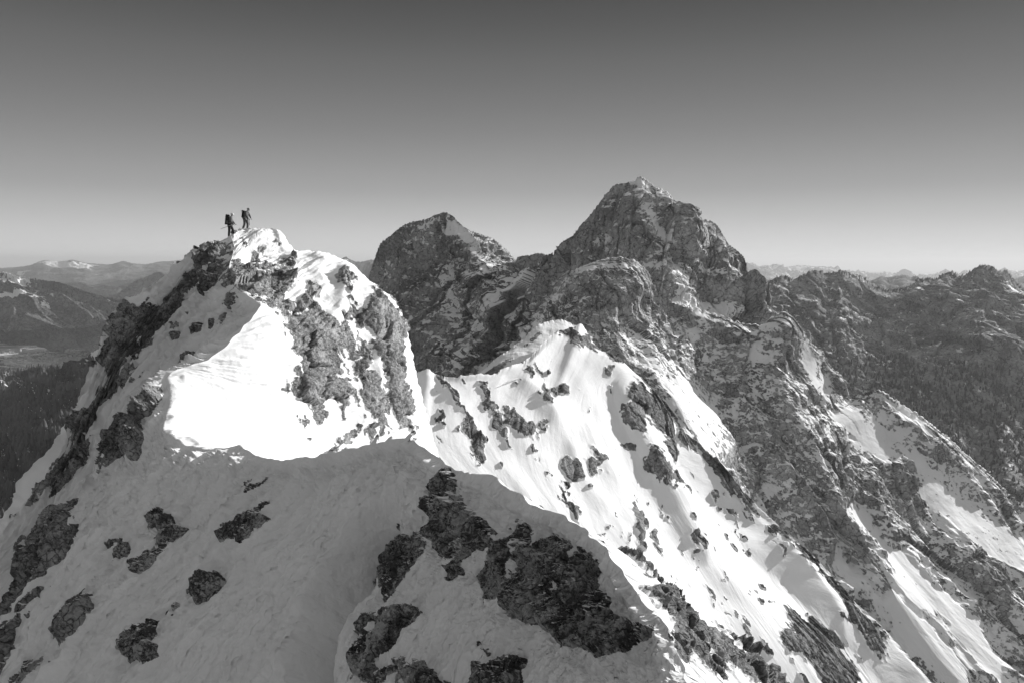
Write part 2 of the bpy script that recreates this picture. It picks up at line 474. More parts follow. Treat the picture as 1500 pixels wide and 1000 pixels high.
# cornice: the crest overhangs the shaded side between saddle and hump
ribB = ribs(px, py, [
 ([(415,400),(430,430),(458,450),(466,470)], 9, 10, 30),
 ([(505,378),(500,420),(490,460),(470,480)], 10, 9, 26),
 ([(480,372),(462,400),(478,440)], 6, 16, 10),
 ([(372,440),(420,500),(440,560),(470,600)], 6, 20, 8),
 ([(540,430),(550,480),(548,540),(556,600)], 8, 12, 8),
 ([(500,480),(520,540),(530,600),(545,640)], 7, 12, 10),
 ([(470,440),(480,500),(500,560),(520,620)], 7, 14, 10),
])
disp += np.where(isA, 0, ribB)*pix
lump = np.clip(fbm3(G, 1.1, 3, 333, .5)+.1, 0, 1)*np.exp(-(vv/np.where(isA, .10, .25))**2)*sstep(8, 9, uu)
disp += lump*pix*(4+4*np.exp(-((uu-9.2)/1.4)**2))
# crust folds and soft hollows running down the shaded slope
fold = fbm2(uu*9+1.2*n2(vv*3, uu*3, 18), fal*1.6, 1.0, 1.0, 3, 223, .5, True)-1
holl = fbm3(G*np.array([1, .7, .6]), 3.2, 3, 225, .5)
disp += np.where(isA, (fold*7+holl*11)*pix*edge0, 0)
# a line of old boot holes a little below the crest
steps = []
for i, u_ in enumerate(np.arange(12.3, 22.6, .11)):
    q_ = pchip(cu, crestP, np.array([u_]))[0]; a_ = project(q_); pm = FPX/np.linalg.norm(q_)
    steps.append((a_[0]-.25*pm*(.6+.25*(i % 2))+RNG.normal(0, 1.5), a_[1]+.42*pm*(.8+.3*(i % 2))+RNG.normal(0, 1.5), .13*pm, .07*pm, 25, 1))
disp -= np.where(isA, np.clip(blobs(px, py, steps), 0, 1)*.11, 0)
# --- rock on the sunny right flank
wpx, wpy = warped(px, py, G, 2.2, 9*np.clip(dist/40, .5, 1.2), 700)
rockB = blobs(wpx, wpy, [
*[(x_, y_, RNG.uniform(1.5, 4), RNG.uniform(3, 9), -25, RNG.uniform(.75, 1.1)) for x_, y_ in zip(RNG.normal(505, 45, 70), RNG.normal(560, 60, 70))],
 (353,352,7,9,0,1),(388,366,13,9,20,1),(407,357,8,8,0,1),(371,376,6,9,0,1),(423,388,10,9,0,1),(380,408,18,24,-20,1.2),(412,408,10,18,-15,1.1),
 (450,482,30,30,0,1.3),(466,522,26,26,0,1.3),(503,416,13,14,0,1),(522,462,20,9,30,1),(553,492,11,42,-8,1.3),(569,470,12,32,-20,1.3),(580,520,9,50,-8,1.4),
 (457,437,7,17,-15,1),(508,502,13,13,0,1),(487,478,9,10,0,.9),(440,564,17,16,20,1.3),(472,567,14,12,0,1.2),(459,592,15,7,20,1.1),(468,606,5,13,-10,1),
 (494,582,7,26,-15,1),(542,572,9,13,0,1),(528,634,13,8,0,1),(558,608,9,28,-15,1.2),(534,591,8,22,-15,1.1),(510,640,8,6,0,1),(592,590,10,40,-10,1.3),
 (575,560,9,30,-8,1.0),(400,440,8,22,-25,1.0),(428,470,9,18,-15,.8),(525,540,9,22,-10,.9),(345,405,9,26,0,1.0),(362,425,12,16,0,.8),
 (1000,905,40,14,38,1.1),(1060,950,46,12,38,1.1),(1020,965,40,12,30,1.2),(960,880,26,12,30,.9),(1110,985,40,9,38,1.0),(985,935,22,12,20,1.2),(950,842,30,6,30,.7),(1010,858,34,6,36,.7),
 (880,795,16,5,30,.6),(905,560+260,12,5,30,.5)])
rough = fbm3(G, 3.0, 4, 77, 0.55)
rough2 = fbm3(G, 0.7, 4, 79, 0.6)
sB, tB = arcs(G)
blB = blocks(sB, tB, 1.9, 1.7, 5)
rockA = blobs(wpx, wpy, [(192,488,38,16,-50,1.3),(168,538,40,10,-60,1.2),(240,450,48,9,-45,1.1),(212,508,42,8,-50,1.05),(120,632,52,7,-54,1.05),(292,402,36,9,-42,1.2),(266,424,22,8,-45,1),(312,374,26,7,-40,1.1),(330,395,16,10,-60,.9),
 (150,592,42,8,-58,1.1),(86,692,32,5,-50,.95),(60,724,30,5,-50,.9),(182,562,32,6,-52,1),(232,485,26,6,-52,.95),(110,672,40,5,-55,.95),(265,470,22,5,-50,.8),(205,600,26,4,-55,.8),(30,752,26,4,-40,.8),(345,372,6,14,-10,1.0),(340,430,8,30,10,.9)])
rB = np.where(isA, rockA*1.0-0.76+(.35*rough+.55*rough2+.6*fbm2(uu*22, fal*5, 1.0, 1.0, 4, 227, .6)+.35*blB)*np.clip(rockA*2, 0, 1), rockB*0.95-0.70+(0.40*rough+0.60*rough2+.50*blB)*np.clip(rockB*2, 0, 1))
# bumpy cornice blocks by the saddle: bare stones in the lip
lip = blobs(px, py, [(262,560,14,10,0,1),(255,600,8,26,0,1),(268,640,20,12,30,1),(300,655,20,10,25,1),(275,610,8,10,0,.7)])
disp += lip*pix*(6*fbm3(G, 1.2, 3, 91)+4)
crustB = np.where(uu < 15, blB*.95, blocks(G[..., 1]*.8+G[..., 0]*.6, G[..., 2]*1.2-G[..., 0]*.5, .55, 1.3, 6)*1.3)
rk = np.clip((rB+0.25)*1.6, 0, 1)
nearC = sstep(14, 24, uu)
disp += rk*(crustB*(0.55-0.45*nearC)+0.12*(1-.7*nearC))*np.where(isA, .6, 1)
# rolled wind crust below the crest on the shaded side
band = np.exp(-((vv+0.28)/0.16)**2)*sstep(8.5, 11, uu)*(1-sstep(15.5, 17, uu))*isA
disp += band*(fbm3(G, 0.9, 4, 55, .6)*0.30)
bandL = np.exp(-((vv+0.1)/0.10)**2)*sstep(17, 18.5, uu)*isA
disp += bandL*(fbm3(G, 0.45, 3, 57, .6)*0.10)
Gs = G+n*disp[..., None]
ns = grid_normals(Gs)
if ns[..., 2].mean() < 0: ns = -ns
near_mat = terrain_mat('wind_packed_snow_and_limestone', 0.022, rock=(0.10, 0.34), edge=0.14, rbump=0.8, sbump=1.1, fine=0.35)
far_mat = terrain_mat('sunlit_snow_and_fractured_rock', 0.045, rock=(0.16, 0.55), edge=0.3, rbump=0.9, sbump=0.3, fine=0.45)
nr = mesh_grid('snow_ridge', Gs, near_mat, {'rock': rB}, flip=flip1, flow=(uu*1.5, arcs(G)[1]))
nr.data.materials.append(far_mat)
mi_ = ((uu < np.where(vv > 0, 14, 7.5)))[:-1, :-1].astype(np.int32).ravel(); nr.data.polygons.foreach_set('material_index', mi_)
struct(nr, 'near snow ridge with a sharp crest, shaded on its left and sunlit on its right', 'ridge')

# --- bare rock outcrops on the shaded face: each its own thing, its rim buried in the snow
OUT = [
 ([(652,692),(666,693),(676,732),(700,748),(712,768),(728,782),(716,804),(680,820),(680,840),(652,848),(648,820),(636,800),(636,760),(632,720),(618,716),(620,706)], .30, 'tall dark crag rising to the crest, left of the jagged rock wall'),
 ([(580,784),(626,780),(624,808),(600,832),(580,864),(556,884),(552,856),(550,836),(568,804)], .24, 'sloping dark outcrop just below and left of the tall crag, pointed at its lower end'),
 ([(612,738),(592,764),(576,784),(578,772),(600,748)], .08, 'thin slanting rock rib between the tall crag and the snow scoop'),
 ([(760,758),(784,772),(776,800),(808,784),(836,792),(864,808),(884,832),(876,856),(908,864),(892,884),(920,904),(956,916),(956,932),(912,956),(868,956),(824,952),(808,928),(784,916),(752,904),(728,880),(708,888),(702,848),(716,828),(714,812),(728,788),(752,772)], .34, 'largest jagged rock wall under the crest on the right, cracked and dusted with snow'),
 ([(572,888),(600,884),(620,900),(592,920),(572,952),(548,972),(552,996),(520,1000),(508,960),(528,932),(536,900)], .22, 'dark cracked outcrop right of the long snow scoop near the bottom'),
 ([(580,964),(624,968),(636,984),(660,1000),(640,1030),(552,1030),(548,985)], .2, 'wide low outcrop at the lower edge, right of the dark cracked one'),
 ([(708,972),(740,960),(772,964),(764,988),(760,1020),(692,1020)], .18, 'blunt outcrop at the bottom edge directly under the jagged rock wall'),
 ([(704,938),(724,954),(712,960),(700,944)], .07, 'small stone in the snow just left of the foot of the jagged rock wall'),
 ([(108,729),(113,756),(110,779),(99,816),(69,834),(41,857),(18,871),(-5,885),(14,857),(41,811),(64,784),(87,756)], .55, 'long dark outcrop tapering down left across the shaded slope, largest at the left side'),
 ([(46,777),(34,795),(14,811),(21,791)], .25, 'small outcrop left of the top of the long tapering one'),
 ([(133,850),(138,890),(140,908),(120,931),(87,945),(87,908),(106,876)], .45, 'wedge shaped dark outcrop below the long tapering one'),
 ([(74,855),(64,871),(46,894),(23,922),(16,968),(-5,991),(-25,960),(-10,915),(28,882),(51,866)], .45, 'curved dark band of rock at the left edge near the bottom corner'),
 ([(117,952),(115,972),(92,1002),(75,1025),(70,1005),(97,963)], .3, 'narrow outcrop cut by the bottom edge under the wedge shaped one'),
 ([(78,949),(69,968),(46,982),(20,1005),(10,1003),(41,968)], .22, 'low rock strip near the bottom left corner beside the narrow cut off outcrop'),
 ([(186,793),(189,811),(168,821),(175,802)], .16, 'small rock left of the broken cluster in the middle of the shaded slope'),
 ([(244,752),(258,770),(274,775),(253,791),(251,802),(230,816),(207,841),(186,832),(198,816),(225,798),(230,779),(225,761)], .26, 'broken cluster of stones in the middle of the shaded slope'),
 ([(400,735),(391,770),(363,791),(340,793),(317,784),(350,765),(373,747)], .26, 'elongated outcrop below the crest saddle, right of the broken cluster'),
 ([(391,699),(368,719),(345,740),(343,733),(363,710)], .12, 'thin dark rib of rock just above the elongated outcrop'),
 ([(322,839),(327,857),(304,876),(290,885),(278,869),(285,853),(299,839)], .2, 'rounded outcrop alone in the snow between the broken cluster and the scoop'),
 ([(232,913),(225,931),(230,959),(198,968),(172,949),(179,922),(207,917)], .26, 'square outcrop low on the slope with snow caught on its top'),
 ([(262,887),(258,903),(244,906),(248,892)], .1, 'small stone up and right of the square outcrop'),
 ([(237,561),(230,595),(202,618),(212,639),(202,678),(186,680),(184,660),(161,678),(133,701),(161,669),(184,637),(198,600),(221,568)], .5, 'winding chain of rocks running down left below the sunlit cornice'),
 ([(133,648),(124,678),(101,701),(74,731),(83,701),(101,673)], .4, 'slanting outcrop at the outer end of the winding chain of rocks'),
 ([(187,460),(214,457),(222,460),(192,514),(171,514),(160,535),(150,556),(160,510),(172,482)], .9, 'dark cliff on the left skyline of the shaded face'),
 ([(267,431),(264,450),(240,471),(219,498),(198,527),(182,556),(160,600),(120,640),(100,665),(120,615),(160,556),(187,522),(211,487),(235,466),(256,441)], .7, 'long ragged rock rib just inside the left skyline cliff'),
 ([(312,377),(291,401),(278,420),(270,415),(251,420),(232,439),(215,450),(230,428),(254,408),(275,388),(296,370)], .6, 'rocks along the skyline below the two climbers'),
 ([(324,383),(327,393),(315,415),(296,433),(290,428),(296,407),(310,391)], .5, 'leaning dark slab below the climbers, between skyline rocks and summit block'),
 ([(350,372),(352,407),(344,414),(331,425),(331,449),(312,456),(312,433),(320,420),(327,413),(328,393),(336,377)], .7, 'dark summit block beside the sunlit edge under the climbers'),
 ([(296,471),(296,484),(280,489),(278,481)], .35, 'leftmost of the three small outcrops under the summit block'),
 ([(315,461),(311,481),(304,484),(307,465)], .3, 'narrow outcrop, middle one of three under the summit block'),
 ([(331,457),(331,471),(324,481),(320,476),(324,463)], .3, 'rightmost of the three small outcrops under the summit block'),
 ([(263,487),(262,495),(248,497),(248,491)], .25, 'flat isolated stone on the shaded slope near the skyline rib'),
 ([(286,519),(275,532),(259,539),(267,524),(278,513)], .35, 'outcrop touching the dark side of the sunlit cornice edge'),
 ([(334,348),(328,364),(305,374),(312,358)], .35, 'broken rocks right at the feet of the left climber'),
]
rock_mat = terrain_mat('dark_limestone', 0.014, rock=(0.12, 0.62), edge=0.0, rbump=2.2, fine=0.7, crk=26, ctr=.06)
rock_mat_far = terrain_mat('dark_limestone_upper', 0.04, rock=(0.10, 0.5), edge=0.0, rbump=1.0, fine=0.3)
def inside_sdf(px, py, poly):
    d = np.full(px.shape, 1e9, F32); ins = np.zeros(px.shape, bool)
    k = len(poly)
    for i in range(k):
        ax, ay = poly[i]; bx, by = poly[(i+1) % k]; dx, dy = bx-ax, by-ay
        t = np.clip(((px-ax)*dx+(py-ay)*dy)/(dx*dx+dy*dy+1e-9), 0, 1)
        d = np.minimum(d, np.hypot(px-ax-t*dx, py-ay-t*dy))
        if ay != by:
            c = ((ay > py) != (by > py)) & (px < (bx-ax)*(py-ay)/(by-ay)+ax)
            ins ^= c
    return np.where(ins, d, -d)
spx, spy = project(Gs)
def up2(A, f):
    nv, nu = A.shape[:2]
    vi = np.linspace(0, nv-1, (nv-1)*f+1); ui = np.linspace(0, nu-1, (nu-1)*f+1)
    v0 = np.minimum(vi.astype(int), nv-2); u0 = np.minimum(ui.astype(int), nu-2)
    tv = (vi-v0)[:, None, None]; tu = (ui-u0)[None, :, None]
    a = A[v0][:, u0]; b = A[v0][:, u0+1]; c = A[v0+1][:, u0]; d = A[v0+1][:, u0+1]
    return (a*(1-tu)+b*tu)*(1-tv)+(c*(1-tu)+d*tu)*tv
for k, (poly, H, lab) in enumerate(OUT):
    xs = [p[0] for p in poly]; ys = [p[1] for p in poly]; mg = 14
    m = isA & (spx > min(xs)-mg) & (spx < max(xs)+mg) & (spy > min(ys)-mg) & (spy < max(ys)+mg)
    if k >= 8: m &= (uu < 16.5)
    if k < 23: m &= (uu > 0.05)
    vi = np.where(m.any(1))[0]; ui = np.where(m.any(0))[0]
    if len(vi) < 3: continue
    sub = np.s_[vi[0]:vi[-1]+1, ui[0]:ui[-1]+1]
    f = 2
    g = up2(Gs[sub], f); nn = up2(n[sub], f)
    qx, qy = project(g); dd = np.linalg.norm(g, axis=-1); pp = dd/FPX
    sc = float(np.median(dd))/FPX                    # metres per pixel here
    wk = 9 if k < 23 else 5
    wx = fbm3(g, sc*30, 4, 100+k, .5)*wk; wy = fbm3(g, sc*30, 4, 300+k, .5)*wk
    sd = inside_sdf(qx+wx, qy+wy, poly)
    holes = fbm3(g, sc*34, 4, 500+k, .6)
    sd = sd-np.clip(holes-(.32 if k in (0, 3, 4, 5) else .75), 0, 1)*34
    lamb = sc*30
    S_, T_ = plane(g)
    bk = blocks(S_, T_, lamb*1.5, 1.5, 700+k, .34, 20+25*math.sin(k))
    rdg = fbm3(g, lamb*3, 3, 800+k, .45)
    sd = sd+bk*(7 if k < 23 else 2.5)*np.clip((sd+8)/8, 0, 1)
    body = sstep(0, 14, sd)
    h = -0.6*sc*8*(sd < 0)*np.clip(-sd/6, 0, 1) + np.clip(sd, 0, 9)*sc*1.2 + (.15*(sd > 0)+.85*body)*(bk*.6+rdg*0.5)*lamb - 0.02*sc
    g2 = g+nn*h[..., None]
    kp = sd > -4
    if not kp.any(): continue
    cur = np.zeros(kp.shape, bool); cur[np.unravel_index(np.argmax(sd), sd.shape)] = True
    while True:                                   # keep the one connected rock
        nx = cur.copy(); nx[1:] |= cur[:-1]; nx[:-1] |= cur[1:]; nx[:, 1:] |= cur[:, :-1]; nx[:, :-1] |= cur[:, 1:]; nx &= kp
        if (nx == cur).all(): break
        cur = nx
    kp = cur
    snowv = np.full(qx.shape, 1.0)
    # snow that has settled on ledges of the rock
    gn = grid_normals(g2)
    if gn[..., 2].mean() < 0: gn = -gn
    snowv = 0.55-sstep(0.80, 0.94, gn[..., 2]+0.16*fbm3(g, sc*22, 3, 900+k)-.25*bk)*0.9
    o = mesh_grid('rock_outcrop', g2, rock_mat if k < 23 and sc < 0.03 else rock_mat_far, {'rock': snowv}, flip=flip1, keep=kp, smooth=False)
    o['label'] = lab; o['category'] = 'rock outcrop'; o['group'] = 'rock outcrops in the shaded snow slope'
# ================================================================== generic face: crest row, rows down the front, a real back side
def face(rows, nu, nvs, back=(10, 40, -60), jag=0.0, seed=0, vint=catmull, jl=1.0):
    """rows: crest first, each a list of (px,py,d). rows matched by picture arc length unless 4-tuples give u"""
    R = []
    for r in rows:
        if isinstance(r, tuple): R.append(r); continue
        p = np.array([P(*q[:3]) for q in r])
        k = np.array([q[3] for q in r]) if len(r[0]) == 4 else chord([q[:2] for q in r])
        R.append((k, p))
    us = dense(R[0][0], R[0][1], nu)
    rr = [pchip(k, p, us) for k, p in R]
    if jag:
        a = fbm2(us*60/jl, us*0+seed, 1.0, 1, 5, seed, 0.55); b = fbm2(us*60/jl, us*0+seed+5, 1.0, 1, 5, seed+9, 0.55)
        jv = np.stack([b*jag*.6, 0*a, a*jag], 1)
    bk = np.array(back, float)
    rr = [rr[0]+bk*np.array([1, 1, 1.0]), rr[0]+bk*np.array([.12, .12, .05])]+rr if False else [rr[0]+bk]+rr
    nb = max(12, nvs//10)
    vf = np.linspace(0, len(rr)-2, nvs)
    GF = vint(np.arange(len(rr)-1), np.stack(rr[1:]), vf) if len(rr) > 3 else pchip(np.arange(len(rr)-1), np.stack(rr[1:]), vf)
    tb = np.linspace(1, 0, nb)[:-1, None, None]
    GBk = rr[1]+(rr[0]-rr[1])*tb
    G = np.concatenate([GBk, GF], 0)
    v = np.concatenate([-np.linspace(1, 0, nb)[:-1], vf])
    if jag: G = G+jv[None]*np.exp(-(v/.07)**2)[:, None, None]
    n = grid_normals(G)
    if n[..., 2].mean() < 0: n = -n
    return G, n, v[:, None]*np.ones((1, nu)), us[None]*np.ones((len(v), 1)), up_flip(G)

def finish(name, G, n, disp, mat, flip, bias, lab=None, kslope=1.0, thr=0.72, flat_=1.0):
    Gs = G+n*disp[..., None]*np.array([1, 1, flat_])
    nn = grid_normals(Gs)
    if nn[..., 2].mean() < 0: nn = -nn
    rock = bias+kslope*(thr-nn[..., 2])
    o = mesh_grid(name, Gs, mat, {'rock': rock}, flip=flip, flow=straight(G))
    return struct(o, lab, None), Gs

# ------------------------------------------------------------------ middle spur (sunlit)
c2 = [(505,560,108),(560,556,112),(590,537,112),(605,548,112.5),(625,540,113),(640,549,114),(665,552,115),(700,547,118),(722,548,121),(742,537,124),(765,530,128),(790,508,134),(812,488,140),
      (836,482,144),(850,474,146),(862,492,148),(880,515,149),(905,535,150),(935,558,150),(960,585,150),(985,610,149),(1010,638,148),(1060,690,145),(1090,722,142),(1120,750,140),(1165,792,137),(1190,812,135),
      (1240,870,130),(1290,915,127),(1330,960,124),(1420,1060,118)]
cr2 = chord([q[:2] for q in c2])
def mid(t, pts):  # body row defined at crest fractions
    return [(x, y, d, u) for (x, y, d, u) in pts]
m1 = [(560,650,100,0),(660,640,108,.15),(800,650,116,.3),(905,600,137,.42),(990,700,136,.55),(1090,800,131,.7),(1200,900,124,.85),(1380,1100,112,1)]
f2 = [(640,800,92,0),(800,850,94,.15),(930,900,97,.3),(1100,960,106,.42),(1220,1030,108,.55),(1300,1080,108,.7),(1370,1140,108,.85),(1500,1300,100,1)]
G2, N2, v2, u2, fl2 = face([c2, m1, f2, (np.array([q[3] for q in f2]), np.array([P(*q[:3]) for q in f2])+np.array([26, -26, -42]))], 1000, 640, back=(6, 22, -26), jag=0.25, seed=11, jl=.5)
px2, py2 = project(G2)
pix2 = 0.105
s2, t2 = straight(G2); ss2, tt2 = arcs(G2)
w2x, w2y = warped(px2, py2, G2, 5.5, 15, 720)
rr_ = RNG.random((130, 5)); tt_ = rr_[:, 0]
rnd2 = [(610+620*a+130*(b-.5)+20*(d-.5), 575+360*a-190*(b-.35)+0*d, 1.0+2.6*c**3, 2.5+11*d**2, -38+14*e, .75+.3*c) for a, b, c, d, e in rr_]
b2 = blobs(w2x, w2y, rnd2+[
 (664,588,7,30,-25,1),(692,640,7,22,-25,1),(702,672,7,15,-25,.9),(746,604,10,9,20,1),(770,620,16,12,30,1.1),(732,628,7,15,-20,.9),(806,580,8,9,0,1),(808,624,6,12,-10,1),(828,568,11,7,30,1),
 (838,688,9,17,-25,1.3),(868,680,7,22,-20,1.1),(804,696,7,13,-25,.9),(822,720,7,11,-25,.9),(846,746,9,18,-30,1),(850,500,26,10,30,1.1),(830,488,22,5,10,.9),(896,532,14,7,20,1.2),(942,602,24,24,0,1.5),(966,634,9,32,-10,1.4),
 (952,682,15,14,0,1.3),(974,706,9,15,-20,1.1),(924,652,8,7,0,1.2),(910,650,6,5,0,.9),(925,680,5,6,0,.7),(990,598,10,18,-40,1.1),(1016,640,14,22,-40,1.1),(1040,668,10,20,-40,1.1),(1062,698,10,22,-40,1.1),(1094,724,12,22,-45,1.1),
 (936,764,6,24,-10,1.1),(968,792,5,13,-15,1),(1022,802,8,20,-10,1.1),(1015,785,5,8,0,.9),(1078,748,8,3,25,.8),(1060,740,4,3,0,.7),(1164,912,9,18,-35,1),(1152,936,8,20,-35,1),(1188,916,8,14,-35,1),(1212,932,11,20,-40,1.1),
 (1182,952,13,22,-45,1),(1225,975,16,34,-45,1.2),(1140,775,12,14,-45,.9),(1176,812,12,20,-45,1),(1215,855,10,22,-40,1.1),(1245,895,12,22,-40,1.1),(1285,935,14,22,-40,1.1),(1108,862,6,4,30,.9),(640,560,8,10,0,.8),(680,565,5,12,-20,.7),(720,600,6,14,-30,.6),
 (760,560,5,8,-30,.6),(790,640,6,18,-30,.7),(612,620,7,30,-20,.9),(640,610,5,20,-25,.7),(1040,870,20,5,45,.5),(1080,905,22,6,45,.6),(880,560,5,10,-30,.6),(1230,1000,20,30,-40,1.2),(1060,930,18,5,45,.5),(1000,860,22,5,35,.5)])
rib2 = ribs(px2, py2, [
 ([(832,505),(868,530),(905,545),(945,580),(968,620),(972,690),(990,720)], 17, 34, 12),
 ([(745,545),(790,570),(820,610),(840,670),(852,700)], 6, 16, 14),
 ([(850,600),(870,660),(900,700),(925,735),(938,770),(942,810)], 9, 20, 9),
 ([(985,700),(1010,745),(1030,790),(1036,830)], 8, 20, 8),
 ([(830,640),(850,680),(872,720),(900,760)], 4, 12, 12),
 ([(640,550),(690,610),(730,680),(800,760)], 3, 14, 14),
 ([(1120,760),(1180,830),(1225,900),(1240,960)], 8, 22, 12),
 ([(1010,640),(1080,730),(1150,800),(1210,870),(1280,960)], 4, 16, 12),
])
fl = fbm2(s2, t2, 12, 6, 3, 41, .4)*0.42
big2 = fbm3(G2, 22, 3, 43)*1.1
st2 = fbm2(s2, t2, 5, 3.5, 4, 44, .6)
rm = np.clip(b2, 0, 1)
bl2 = blocks(ss2, tt2, 3.4, 2.2, 46)
R2 = b2*0.95-0.66+(.4*bl2+0.5*st2)*np.clip(b2*2.2+.12, 0, 1)+0.45*fbm3(G2, 2.0, 4, 45, .6)*np.clip(b2*2+.2, 0, 1)
fr2 = sstep(0, .12, np.abs(v2))
disp2 = (fl+big2)*fr2+rib2*pix2*fr2+np.clip((R2+.3)*1.6, 0, 1)*(bl2*.6+.2)
spur_mat = terrain_mat('sunlit_snow_and_limestone', 0.1, rock=(0.10, 0.40), edge=0.34, rbump=0.7, sbump=0.16, stretch=3, fine=0.3)
Gs2 = G2+N2*disp2[..., None]
struct(mesh_grid('snow_spur', Gs2, spur_mat, {'rock': R2}, flip=fl2, flow=(s2, t2)), 'sunlit snow spur running down to the lower right behind the near ridge')
# shaded shoulder on the far side of the spur crest
c2b = [(640,560,130),(690,556,132),(712,540,136),(735,520,140),(760,500,145),(785,480,150),(802,471,154),(822,468,156),(840,476,156),(870,520,156)]
f2b = [(640,600,112),(690,590,116),(742,560,122),(790,545,130),(850,520,142),(880,560,148)]
Gb, Nb, vb_, ub_, flb = face([c2b, f2b], 300, 160, back=(8, 14, -30), jag=.25, seed=17)
db = fbm3(Gb, 8, 4, 48)*.5
finish('snow_shoulder', Gb, Nb, db, spur_mat, flb, blobs(*project(Gb), [(722,545,30,5,-35,.8),(775,500,22,4,-35,.7)])-0.5+0.35*fbm3(Gb, 5, 4, 49), kslope=0.3, thr=.7)

# ------------------------------------------------------------------ broad rocky flank
c3 = [(760,490,370),(790,462,380),(815,425,398),(836,400,410),(868,388,415),(905,380,420),(924,381,421),(945,396,425),(960,420,428),(985,443,434),(1015,452,443),(1050,462,450),(1090,474,455),(1122,478,460),
      (1133,466,461),(1150,462,461),(1163,468,462),(1176,484,462),(1186,500,462),(1205,515,462),(1218,535,462),(1240,552,462),(1262,566,462),(1285,570,463),(1312,586,465),(1350,612,465),(1375,630,465),(1400,652,465),(1435,686,462),(1460,708,460),(1500,742,455),(1600,822,440)]
m3 = [(800,560,345,0),(850,490,375,.1),(905,465,392,.2),(985,520,398,.3),(1060,560,402,.42),(1160,600,402,.52),(1250,680,398,.65),(1350,740,400,.78),(1480,820,400,.9),(1640,900,385,1)]
m3b = [(900,700,310,0),(950,620,330,.1),(1020,640,340,.2),(1090,680,348,.3),(1170,730,348,.42),(1260,780,348,.52),(1350,860,345,.65),(1450,900,350,.78),(1570,960,350,.9),(1720,1020,340,1)]
f3 = [(1100,1050,260,0),(1180,1060,268,.1),(1270,1080,275,.2),(1350,1100,280,.3),(1420,1120,285,.42),(1500,1130,290,.52),(1580,1150,290,.65),(1660,1160,300,.78),(1750,1170,305,.9),(1850,1180,300,1)]
def chain(crest_, rows_, angs):
    kc = chord([q[:2] for q in crest_]); pc = np.array([P(*q[:3]) for q in crest_]); out = []
    ks = np.array([q[3] for q in rows_[0]]); prev = pchip(kc, pc, ks)
    for r, an in zip(rows_, angs):
        prev = np.array([slope_pt(prev[i], r[i][0], r[i][1], an) for i in range(len(ks))]); out.append((ks, prev))
    return out
ch3 = [(ks_, np.array([P(q[0], q[1], (1-k_)*q[2]+k_*w_[1]) for q, w_, k_ in zip(r_, pr_, (1, .95, .85, .75, .55, .42, .34, .28, .2, .2))])) for r_, (ks_, pr_) in zip([m3, m3b, f3], chain(c3, [m3, m3b, f3], [40, 43, 42]))]
G3, N3, v3, u3, fl3 = face([c3]+ch3, 900, 800, back=(20, 70, -80), jag=1.3, seed=23, jl=.35)
px3, py3 = project(G3); s3, t3 = straight(G3); fr3 = sstep(0, .25, np.abs(v3)); w3x, w3y = warped(px3, py3, G3, 26, 18, 730)
b3 = blobs(w3x, w3y, [
 # snow fields (negative)
 (1015,575,20,44,-25,-.7),(1050,640,24,44,-30,-.9),(1022,440,16,22,0,-.9),(1060,458,40,7,10,-.6),(1113,527,16,10,30,-.9),(1185,512,9,30,-25,-1.3),(1208,552,10,34,-40,-1.3),(1135,500,16,8,20,-.5),
 (1240,613,20,10,20,-.9),(1253,650,18,9,20,-.7),(1300,640,16,60,-50,-.7),(1360,700,22,110,-50,-1.1),(1450,790,22,90,-50,-1.0),(1330,610,10,40,-52,-.9),(1268,752,24,16,30,-1.1),(1290,790,12,40,-35,-1.2),(1340,840,16,50,-40,-1.3),(1400,900,14,50,-40,-1.2),
 (1030,500,16,22,-30,-.6),(970,560,14,40,-35,-.6),(1130,770,14,30,-40,-.8),(1180,700,12,30,-30,-.5),(1210,640,14,12,0,-.4),(1300,870,18,60,-45,-1.0),(1370,960,22,60,-45,-1.2),(1240,830,14,30,-40,-.8),(1170,620,14,20,0,-.4),(1440,960,14,50,-40,-.9),
 (880,395,40,5,0,-.7),(1100,590,14,10,0,-.4),
 # bare walls (positive)
 (900,425,45,26,0,.9),(860,440,30,20,0,.5),(1320,700,20,22,0,.5),(1130,590,20,26,0,.4),(1210,700,40,30,30,.5),(1310,720,36,26,20,.7),(1100,690,26,26,0,.4),(1170,480,10,16,0,.8),(1280,820,20,34,-20,.9),(1300,860,14,30,-10,.9),
 (1400,760,30,26,40,.5),(1450,850,40,40,0,.6),(1200,780,16,40,-35,.6),(1380,830,30,30,0,.5),(1260,700,26,22,0,.4),(1240,580,14,34,-40,.4)])
rid = fbm2(s3+fbm3(G3, 90, 2, 50)*14, t3, 60, 2.6, 3, 51, .5, True)-1
rid2 = fbm3(G3, 24, 5, 53, .55, True)-1
bl3 = blocks(*arcs(G3), 30, 1.7, 54)*1.7
soft = 1-np.clip(-b3*1.3, 0, 1)*.95
butt = blobs(px3, py3, [(905,415,34,26,0,1),(865,425,20,24,0,.6),(1285,850,16,34,-15,.8)])
disp3 = (rid*5.5*(.1+.9*soft)+rid2*2.2*soft+bl3*2.6*soft+fbm3(G3, 90, 2, 57)*8)*(.2+.8*fr3)+butt*5
flank_mat = terrain_mat('weathered_limestone_and_drifted_snow', 0.34, rock=(0.26, 0.6), edge=0.85, rbump=0.8, sbump=0.1, fine=0.35, stretch=1.3)
bias3 = b3*.33+.05-.16*sstep(1220, 1420, px3)+.14*bl3+0.30*fbm3(G3, 30, 3, 58, .6)+.36*fbm3(G3, 9, 4, 158, .65)+0.25*fbm3(G3, 5, 3, 59, .6)
finish('rocky_flank', G3, N3, disp3, flank_mat, fl3, bias3, 'broad rocky flank with drifted snow falling to the lower right', kslope=1.0, thr=.56)

